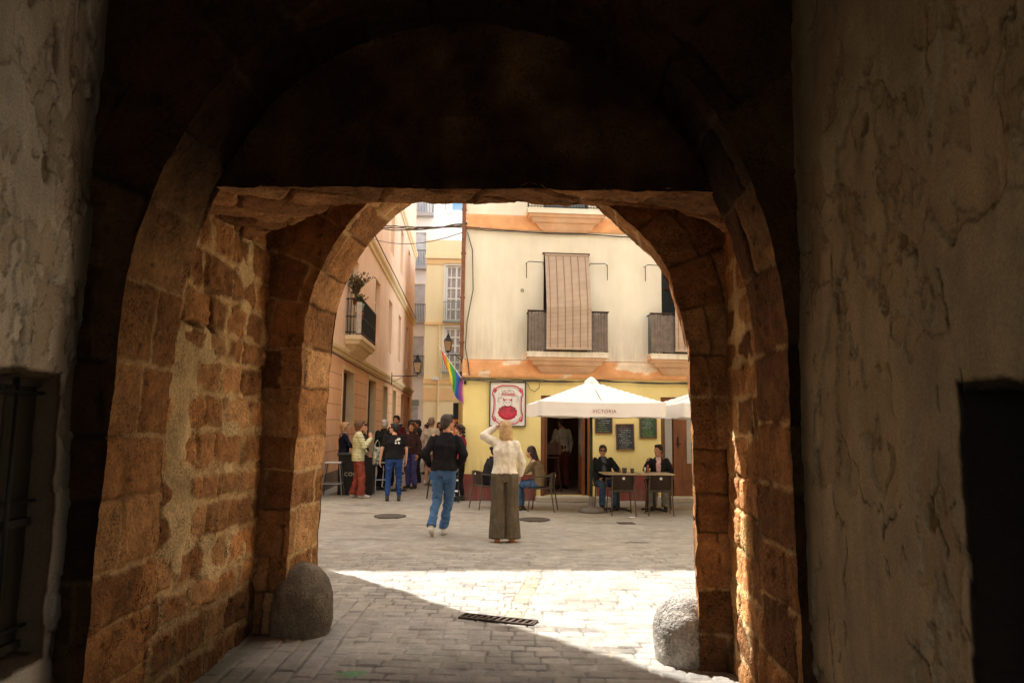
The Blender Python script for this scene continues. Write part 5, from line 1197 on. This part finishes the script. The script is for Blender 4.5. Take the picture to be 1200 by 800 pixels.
    if hair == 'crop': ellip(b, hv(0, .035, .092), (.066, .050, .036), HM); ellip(b, hv(0, -.07, -.045), (.058, .035, .05), HM); ellip(b, hv(.03, .05, .10), (.04, .03, .025), HM)
    if hair == 'bob':
        loft(b, [(hv(0, -.03, .06), HM @ V3((1, 0, 0)), HM @ V3((0, 1, 0)), .085, .085), (hv(0, -.045, -.04), HM @ V3((1, 0, 0)), HM @ V3((0, 1, 0)), .098, .075), (hv(0, -.055, -.13), HM @ V3((1, 0, 0)), HM @ V3((0, 1, 0)), .10, .062), (hv(.005, -.06, -.175), HM @ V3((1, 0, 0)), HM @ V3((0, 1, 0)), .07, .04)])
        ellip(b, hv(0, .03, .09), (.07, .06, .035), HM)
    if hair == 'puff':
        ellip(b, hv(0, -.035, .03), (.105, .108, .108), HM); ellip(b, hv(0, .03, .09), (.08, .07, .04), HM); ellip(b, hv(0, -.05, -.05), (.09, .07, .07), HM)
    if hair == 'long':
        X_, Y_ = HM @ V3((1, 0, 0)), HM @ V3((0, 1, 0))
        loft(b, [(hv(0, -.03, .05), X_, Y_, .085, .085), (hv(0, -.05, -.06), X_, Y_, .092, .07), (hv(0, -.085, -.18), X_, Y_, .088, .05), (hv(0, -.11, -.30), X_, Y_, .065, .04), (hv(.01, -.115, -.38), X_, Y_, .03, .02)])
    if hair == 'curly':
        rng_ = random.Random(int(Ht*1000))
        for k in range(34):
            a = rng_.uniform(0, 2*PI); z = rng_.uniform(-.20, .10); rr = .088; 
            if math.sin(a) > .45 and z < .06: continue
            ellip(b, hv(rr*math.cos(a), -.03+rr*math.sin(a), z), (.032, .032, .03), HM, 8)
    if hair == 'bun': ellip(b, hv(0, -.12, .06), (.042, .042, .042), HM)
    if hair == 'cap': ellip(b, hv(0, -.01, .07), (.092, .10, .06), HM); ellip(b, hv(0, .09, .065), (.06, .05, .010), HM)
    if b.v: mobj('cap' if hair == 'cap' else 'hair', remesh(b, .008 if detail else .010, 1, .0035, 3, (34, 34, 9)), hm_, t)
    if glasses:
        g_ = MB()
        for s_ in (-1, 1): ellip(g_, hv(s_*.032, .094, .006), (.026, .006, .019), HM, 12); g_.tube([hv(s_*.055, .09, .012), hv(s_*.08, .0, .006)], .003, 5)
        g_.tube([hv(-.01, .098, .010), hv(.01, .098, .010)], .003, 5); g_.build('sunglasses', BLACKM, t, True)
    # ---------------- top
    off = dict(jacket=.028, puffer=.040, coat=.034, sweater=.030, tee=.014, shirt=.018, suit=.026)[topk]
    b = MB(); bot_z = {'jacket': .04, 'puffer': .13, 'coat': .28, 'sweater': .07, 'tee': .02, 'shirt': .05, 'suit': .14}[topk]
    if hem is not None: bot_z = hem
    P_ = J['pel']
    if seated: bot_z = min(bot_z, .05)
    fl = 1.12 if topk == 'sweater' else 1.02
    loft(b, [(P_-V3((0, 0, bot_z)), hipx, hfw, (.158*w+off*.7)*fl*build, (.105+off*.7)*build), (P_+V3((0, 0, .04)), hipx, hfw, (.152*w+off)*build, (.098+off)*build), (J['waist'], sh, fw, (.132*w+off*1.1)*build, (.090+off*1.1)*build), (J['chest'], sh, fw, (.152*w+off)*build, (.100+off)*build), (J['chest'].lerp(J['neck'], .55), sh, fw, .142+off*.4, .080+off*.6), (J['neck']-V3((0, 0, .025)), sh, fw, .082+off*.3, .062+off*.3), (J['neck']+V3((0, 0, .012 if topk != 'coat' else .04)), sh, fw, .062+off*.25, .058+off*.25)])
    for S_ in 'LR':
        s, e, wr = J['s'+S_], J['e'+S_], J['w'+S_]; k = build
        s = s-V3((0, 0, .018))-sh*(.012 if S_ == 'R' else -.012); capsule(b, s, e, (.050+off*.45)*k, (.040+off*.5)*k)
        if sleeve >= 1: capsule(b, e, e.lerp(wr, .93), (.040+off*.5)*k, .030+off*.4)
        elif sleeve > .5: capsule(b, e, e.lerp(wr, .3), .040+off*.7, .038+off*.6)
    if topk == 'tee' or sleeve < .5:
        b = MB()
        loft(b, [(P_-V3((0, 0, bot_z)), hipx, hfw, (.160*w+off)*build, (.108+off)*build), (J['waist'], sh, fw, (.138*w+off)*build, (.096+off)*build), (J['chest'], sh, fw, (.154*w+off)*build, (.102+off)*build), (J['chest'].lerp(J['neck'], .55), sh, fw, .152+off*.5, .082+off*.6), (J['neck']-V3((0, 0, .02)), sh, fw, .08, .066), (J['neck'], sh, fw, .066, .06)])
        for S_ in 'LR': s, e = J['s'+S_], J['e'+S_]; capsule(b, s, s.lerp(e, .62), .062*build, .060*build)
    wr_ = {'puffer': .004, 'sweater': .009, 'tee': .005}.get(topk, .011)
    me = remesh(b, vox*.9, 2, wr_, int(Ht*999) % 97)
    if topk == 'puffer':
        n = len(me.vertices); P = np.empty(n*3, np.float32); me.vertices.foreach_get('co', P); P = P.reshape(-1, 3); N = np.empty(n*3, np.float32); me.vertex_normals.foreach_get('vector', N); N = N.reshape(-1, 3)
        P = P+N*((np.abs(np.sin(P[:, 2]*PI/.058))**.6-.6)*.014)[:, None]; me.vertices.foreach_set('co', P.astype(np.float32).ravel()); me.update()
    nm = {'jacket': 'jacket', 'puffer': 'padded_jacket', 'coat': 'coat', 'sweater': 'sweater', 'tee': 't_shirt', 'shirt': 'shirt', 'suit': 'suit_jacket'}[topk]
    to = mobj(nm, me, cloth(top, knit), t)
    if collar:   # shirt visible between the lapels
        b = MB(); c0 = J['chest'].lerp(J['neck'], .75)
        a0 = J['neck']+fw*(.058+off*.3)+V3((0, 0, .01)); z1 = J['waist']+fw*(.10+off*1.15); cm_ = J['chest']+fw*(.105+off*1.0)
        b.add([a0-sh*.055, cm_-sh*.050, z1-sh*.035, z1+sh*.035, cm_+sh*.050, a0+sh*.055, a0+fw*.01, cm_+fw*.012, z1+fw*.012], [(0, 1, 7, 6), (1, 2, 8, 7), (6, 7, 4, 5), (7, 8, 3, 4)]); b.build('shirt_front', cloth(collar), t)
    # ---------------- trousers
    if botk != 'none':
        b = MB(); 
        loft(b, [(P_-V3((0, 0, .09 if not seated else .05)), hipx, hfw, .135*w, .105), (P_, hipx, hfw, .162*w, .112), (P_+V3((0, 0, .09)), hipx, hfw, .140*w, .100)])
        r = dict(jeans=(.094, .066, .064, .060), slim=(.088, .060, .054, .044), wide=(.105, .100, .108, .116), loose=(.100, .082, .082, .085), shorts=(.10, .085, 0, 0))[botk]
        for S_ in 'LR':
            h, k, a = J['h'+S_], J['k'+S_], J['a'+S_]; hem_ = a+V3((0, 0, {'wide': -.02, 'loose': .0, 'jeans': .01, 'slim': .04}.get(botk, .3)))
            if botk == 'shorts': capsule(b, h, h.lerp(k, .85), r[0], r[1]); continue
            capsule(b, h, k, r[0]*w, r[1]); m_ = k.lerp(hem_, .5); capsule(b, k, m_, r[1], r[2])
            dn = (hem_-m_).normalized(); X_ = V3((1, 0, 0)); Y_ = dn.cross(X_).normalized()
            loft(b, [(m_-dn*.02, X_, Y_, r[2]*.97, r[2]*.97), (hem_, X_, Y_, r[3], r[3]*1.05)])
        mobj('shorts' if botk == 'shorts' else 'trousers', remesh(b, vox*.9, 2, .012 if botk != 'wide' else .012, int(Ht*777) % 89, (9, 9, 13) if botk != 'wide' else (16, 16, 1.6)), cloth(bot), t)
    # ---------------- shoes
    for S_ in 'LR':
        a = J['a'+S_]; k = J['k'+S_]; f = V3((0, 1, 0)) if not (pose and 'f'+S_ in pose) else V3(pose['f'+S_]).normalized()
        b = MB(); capsule(b, a+V3((0, 0, .0))-f*.01, a-f*.035-V3((0, 0, .040)), .044, .042); toe = a+f*.165-V3((0, 0, .052)) if not (pose and 't'+S_ in pose) else V3(pose['t'+S_])
        capsule(b, a-f*.03-V3((0, 0, .045)), toe, .041, .034); capsule(b, a+V3((0, 0, -.005)), a.lerp(toe, .6), .040, .034)
        mobj('shoe', remesh(b, .010, 1), cloth(shoes), t)
    if extra: extra(t, J, fw, sh)
    return t
SKINM = mat('lips', (.38, .13, .10), .6, .1)
G1 = 'people standing talking in the street'
def logo_back(t, J, fw, sh):
    b = MB(); c = J['chest'].lerp(J['neck'], .25)-fw*.125+sh*.055; rng_ = random.Random(4)
    for k in range(9):
        u, v = rng_.uniform(-.055, .05), rng_.uniform(-.06, .06); r = rng_.uniform(.014, .030); o = c+sh*u+V3((0, 0, v))-fw*(.006-.05*abs(u))
        b.add([o+sh*r*math.cos(q*PI/4)+V3((0, 0, r*math.sin(q*PI/4))) for q in range(8)], [tuple(range(8))])
    b.build('back_print', PAPER, t)
# main pair
person((-1.02, 10.98, 0), R(-3), 1.76, 'man in a black jacket and blue jeans walking away, hands in his pockets',
       dict(pel=(.045, 0, .95), waist=(.05, .01, 1.08), chest=(.05, 0, 1.28), neck=(.065, 0, 1.455), head=(.075, .03, 1.605), sL=(-.12, 0, 1.395), sR=(.23, 0, 1.395), eL=(-.235, -.07, 1.16), wL=(-.19, .07, .985), eR=(.325, -.07, 1.16), wR=(.245, .07, .985), hdL=(.4, .5, -.8), hdR=(-.4, .5, -.8),
            kL=(-.065, .05, .50), aL=(-.105, -.17, .15), tL=(-.11, -.02, .03), kR=(.095, .13, .50), aR=(.03, .14, .085), hL=(-.04, 0, .92), hR=(.13, 0, .92)),
       top=(.016, .015, .018), bot=(.075, .16, .32), botk='jeans', shoes=(.62, .60, .56), hair='crop', hc=(.040, .029, .021), hy=R(-48), skin='b', vox=.010, detail=True, build=1.06, hem=.02,
       extra=lambda t, J, fw, sh: [MB().box(s_*.10-.055, s_*.10+.055, -.142, -.138, .80, .90).build('back_pocket', cloth((.05, .11, .24)), t) for s_ in (-1, 1)])
person((-.08, 10.50, 0), R(4), 1.68, 'blonde woman in a cream sweater shading her eyes with her left hand',
       dict(eL=(-.315, .06, 1.50), wL=(-.145, .16, 1.62), hdL=(.65, .12, .32), pnL=(.2, -.4, -1), eR=(.255, .03, 1.13), wR=(.235, .12, .94),
            sL=(-.175, 0, 1.42), kL=(-.09, .03, .50), aL=(-.10, -.02, .075), kR=(.10, .03, .50), aR=(.115, .0, .075), head=(0, .03, 1.60)),
       top=(.80, .74, .62), topk='sweater', bot=(.115, .095, .065), botk='wide', shoes=(.42, .20, .09), hair='bob', hc=(.50, .33, .16), hy=R(12), fem=True, vox=.010, detail=True, knit=1, curl=.15, w=.98, hem=-.02)
# seated at the café
person((1.86, 14.93, 0), R(188), 1.63, 'seated man in dark sunglasses and a navy jacket with one arm on the table',
       dict(eL=(-.27, .13, .80), wL=(-.25, .36, .765), hdL=(-.1, 1, -.05), eR=(.25, .05, .76), wR=(.15, .24, .62), chest=(0, -.05, .88), neck=(0, -.05, 1.05), head=(0, -.02, 1.19), sL=(-.185, -.05, 1.0), sR=(.185, -.05, 1.0)),
       base=SEAT, top=(.022, .024, .034), topk='jacket', bot=(.05, .09, .16), shoes=(.03, .03, .03), hair='grey', hc=(.06, .05, .04), skin='b', glasses=True, hy=R(-14), collar=(.10, .14, .18), vox=.011, build=1.08)
person((2.98, 14.98, 0), R(170), 1.66, 'seated man in a dark suit and pink open shirt looking to the left',
       dict(eR=(.27, .14, .80), wR=(.22, .36, .765), hdR=(.0, 1, -.1), eL=(-.25, .05, .76), wL=(-.14, .26, .64)),
       base=SEAT, top=(.022, .020, .022), topk='suit', bot=(.17, .165, .14), botk='loose', shoes=(.04, .03, .02), hair='short', hc=(.02, .014, .01), skin='b', hy=R(-38), collar=(.72, .50, .50), vox=.011)
person((.56, 14.32, 0), R(74), 1.62, 'seated woman with long dark hair in a khaki jacket, her back half turned',
       dict(chest=(0, .06, .88), neck=(0, .12, 1.04), head=(0, .19, 1.17), sL=(-.17, .09, .99), sR=(.17, .09, .99), eL=(-.23, .22, .80), wL=(-.14, .42, .76), eR=(.23, .22, .80), wR=(.14, .42, .76)),
       base=SEAT, top=(.20, .15, .09), topk='jacket', bot=(.06, .12, .25), shoes=(.10, .06, .04), hair='long', hc=(.025, .014, .010), fem=True, vox=.011, hp=R(-12))
person((-.42, 14.72, 0), R(-58), 1.62, 'seated person in black with blue jeans and white shoes, half hidden by the cream sweater',
       dict(chest=(0, .04, .88), neck=(0, .09, 1.04), head=(0, .16, 1.17), sL=(-.17, .07, .99), sR=(.17, .07, .99), eL=(-.23, .20, .80), wL=(-.14, .42, .76), eR=(.23, .20, .80), wR=(.14, .42, .76)),
       base=SEAT, top=(.02, .02, .022), topk='shirt', bot=(.07, .14, .30), shoes=(.70, .70, .68), hair='bun', hc=(.03, .02, .015), fem=True, vox=.011)
p = wor(2.46, 1.9)
person((p.x, p.y, .1), R(20), 1.72, 'waiter in a white shirt and dark red trousers standing inside the café doorway', dict(eL=(-.25, .02, 1.12), wL=(-.20, .22, 1.08)),
       top=(.62, .60, .58), topk='shirt', bot=(.16, .04, .03), botk='loose', hair='short', hc=(.04, .02, .015), skin='b', hy=R(25))
# group at the left
person((-3.36, 16.35, 0), R(-72), 1.68, 'woman in a pale green padded jacket and rust trousers, hand at her mouth',
       dict(eR=(.22, .10, 1.14), wR=(.10, .26, 1.32), hdR=(-.25, -.1, .75), eL=(-.22, .05, 1.13), wL=(-.18, .20, 1.0), aL=(-.10, -.08, .085), aR=(.10, .08, .085), kR=(.10, .08, .5)),
       top=(.56, .54, .33), topk='puffer', bot=(.27, .065, .045), botk='loose', shoes=(.55, .50, .47), hair='puff', hc=(.13, .06, .028), hy=R(-5), fem=True, skin='b', w=1.06, group=None)
person((-2.48, 15.80, 0), R(12), 1.64, 'person in a black t-shirt with a white print on the back and blue jeans',
       dict(eL=(-.27, -.01, 1.14), wL=(-.30, .03, .90), eR=(.27, -.01, 1.14), wR=(.27, .03, .90), aL=(-.13, -.02, .085), kL=(-.115, .03, .5), aR=(.13, .03, .085), kR=(.115, .04, .5), neck=(-.01, .01, 1.455), head=(-.02, .05, 1.59)),
       top=(.014, .014, .016), topk='tee', bot=(.025, .06, .20), botk='slim', hair='short', hc=(.012, .010, .010), hy=R(58), w=1.12, build=1.10, sleeve=0, extra=logo_back, hem=.02)
person((-4.0, 17.75, 0), R(-70), 1.64, 'blonde woman in a black top and patterned scarf behind the bar cabinet', dict(eR=(.22, .12, 1.15), wR=(.10, .30, 1.15)),
       top=(.014, .015, .03), topk='sweater', hair='puff', hc=(.48, .29, .14), fem=True, extra=lambda t, J, fw, sh: mobj('scarf', remesh((lambda b: (loft(b, [(J['neck']-V3((0, 0, .10)), sh, fw, .13, .12), (J['neck']-V3((0, 0, .03)), sh, fw, .11, .10), (J['neck']+V3((0, 0, .02)), sh, fw, .075, .075)]), b)[1])(MB()), .012, 1, .008, 3), mat('scarf', (.30, .19, .12), .9, .6, 40, c2=(.05, .04, .05)), t))
person((-3.55, 17.7, 0), R(-110), 1.62, 'dark haired person seen just behind the head of the woman in pale green', top=(.03, .028, .03), topk='jacket', hair='bob', hc=(.035, .018, .012), fem=True)
person((-3.13, 18.25, 0), R(-25), 1.72, 'grey haired person in a long dark coat behind the black t-shirt', dict(eL=(-.27, .08, 1.16), wL=(-.18, .26, 1.12), eR=(.27, .05, 1.16), wR=(.18, .24, 1.1)),
       top=(.018, .019, .020), topk='coat', bot=(.02, .02, .022), hair='grey', hc=(.45, .42, .38), hy=R(15), build=1.12)
person((-3.02, 19.5, 0), R(165), 1.84, 'tall man with very dark hair and a dark red top behind the grey haired person', top=(.10, .02, .02), topk='sweater', hair='short', hc=(.012, .010, .010), skin='b', bot=(.02, .02, .03))
person((-2.52, 18.9, 0), R(150), 1.66, 'brown haired woman facing the camera behind the black t-shirt', top=(.06, .03, .03), topk='jacket', hair='bob', hc=(.10, .045, .02), fem=True, hy=R(10))
person((-3.42, 25.2, 0), R(-12), 1.76, 'man in a grey brown jacket and dark trousers with his back to the camera', dict(eL=(-.27, .03, 1.15), wL=(-.16, .22, 1.15), eR=(.26, -.02, 1.14), wR=(.24, .08, .92), aL=(-.14, 0, .085), aR=(.14, 0, .085)),
       top=(.19, .165, .135), topk='jacket', bot=(.055, .048, .045), hair='short', hc=(.02, .015, .012), skin='c', w=1.05, build=1.06)
person((-2.17, 20.1, 0), R(-15), 1.80, 'grey haired man in a long cream shirt and tan shorts with bare calves', dict(aL=(-.10, -.06, .085), aR=(.10, .06, .085)),
       top=(.62, .55, .45), topk='shirt', bot=(.45, .30, .20), botk='shorts', shoes=(.62, .55, .45), hair='grey', hc=(.24, .19, .15), build=1.08, hem=.18)
person((-3.62, 24.0, 0), R(-95), 1.62, 'person in a rust orange top beside the man in the grey brown jacket', dict(eR=(.22, .10, 1.16), wR=(.12, .28, 1.25)), top=(.42, .14, .05), topk='sweater', hair='short', hc=(.02, .014, .012), skin='b', fem=True)
person((-2.75, 24.3, 0), R(100), 1.62, 'dark haired woman in grey carrying a black shoulder bag', top=(.20, .19, .19), topk='jacket', hair='bob', hc=(.04, .018, .015), fem=True)
person((-4.15, 31.0, 0), R(170), 1.80, 'small far figure with dark hair in a grey top at the street end, farthest left', top=(.12, .12, .14), topk='jacket', hair='short', hc=(.02, .015, .012), vox=.02)
person((-3.30, 29.5, 0), R(10), 1.70, 'small far figure in a dark red top among the crowd', top=(.16, .04, .05), topk='jacket', hair='short', hc=(.03, .015, .012), vox=.02)
person((-2.62, 27.0, 0), R(190), 1.70, 'far figure in black just right of the cream shirted man', top=(.02, .02, .025), topk='jacket', hair='bob', hc=(.02, .015, .012), vox=.018)
person((-3.75, 27.5, 0), R(30), 1.66, 'far figure in a white top between the rust top and the grey brown jacket', top=(.55, .55, .55), topk='shirt', hair='short', hc=(.05, .03, .02), vox=.018)
person((-2.98, 22.5, 0), R(60), 1.64, 'woman with dark hair in a dark dress by the grey brown jacket', top=(.03, .03, .04), topk='coat', hair='long', hc=(.03, .015, .012), fem=True)
person((-1.10, 16.02, 0), R(62), 1.62, 'curly dark haired woman in a wine red top standing at the yellow corner', dict(eL=(-.22, .10, 1.14), wL=(-.12, .28, 1.12)),
       top=(.22, .02, .035), topk='sweater', bot=(.018, .016, .018), botk='slim', hair='curly', hc=(.035, .014, .012), fem=True, hy=R(8))
person((-2.62, 20.8, 0), R(120), 1.74, 'man in a charcoal coat left of the grey haired man in the long cream shirt', top=(.035, .035, .04), topk='coat', bot=(.03, .03, .035), hair='short', hc=(.03, .02, .015), skin='b', build=1.05)
person((-2.05, 22.6, 0), R(-160), 1.70, 'woman with short dark hair and a brown jacket, beyond the walking man', top=(.08, .045, .03), topk='jacket', bot=(.03, .03, .04), hair='bob', hc=(.04, .02, .015), fem=True)
person((-3.05, 23.6, 0), R(200), 1.70, 'man in a navy jacket facing the camera beyond the high table', top=(.03, .035, .06), topk='jacket', bot=(.03, .03, .04), hair='short', hc=(.03, .02, .014), skin='c')
# ---- things people carry
def bag(p, rz, c, lab, w_=.16, h_=.26, d_=.05, strap=.35, name='shoulder_bag', m=None):
    t = thing(name, p, rz, lab, 'bag'); b = MB(); X_, Y_ = V3((1, 0, 0)), V3((0, 1, 0))
    loft(b, [(V3((0, 0, 0)), X_, Y_, w_*.85, d_*1.1), (V3((0, 0, h_*.4)), X_, Y_, w_, d_*1.3), (V3((0, 0, h_)), X_, Y_, w_*.8, d_*.5)])
    mobj('pouch', remesh(b, .012, 1, .006, 4), m or cloth(c), t)
    MB().tube([(-w_*.7, 0, h_-.02), (-w_*.4, 0, h_+strap*.7), (0, 0, h_+strap), (w_*.4, 0, h_+strap*.7), (w_*.7, 0, h_-.02)], .009, 6).build('strap', m or cloth(c), t)
bag((-2.96, 16.45, .72), R(60), (.10, .12, .10), 'dark green patterned shopping bag hanging between the green jacket and the dark coat', .13, .38, .06, .16, 'shopping_bag', mat('pattern_bag', (.06, .09, .075), .8, .5, 26, c2=(.50, .48, .38)))
bag((-2.62, 24.1, .95), R(20), (.015, .015, .018), 'black shoulder bag on the dark haired woman in grey', .14, .26, .06, .32)
p = wor(2.32, 1.77); bag((p.x, p.y, .92), R(10), (.42, .28, .15), 'tan cloth bag on the shoulder of the waiter in the doorway', .11, .30, .05, .25)
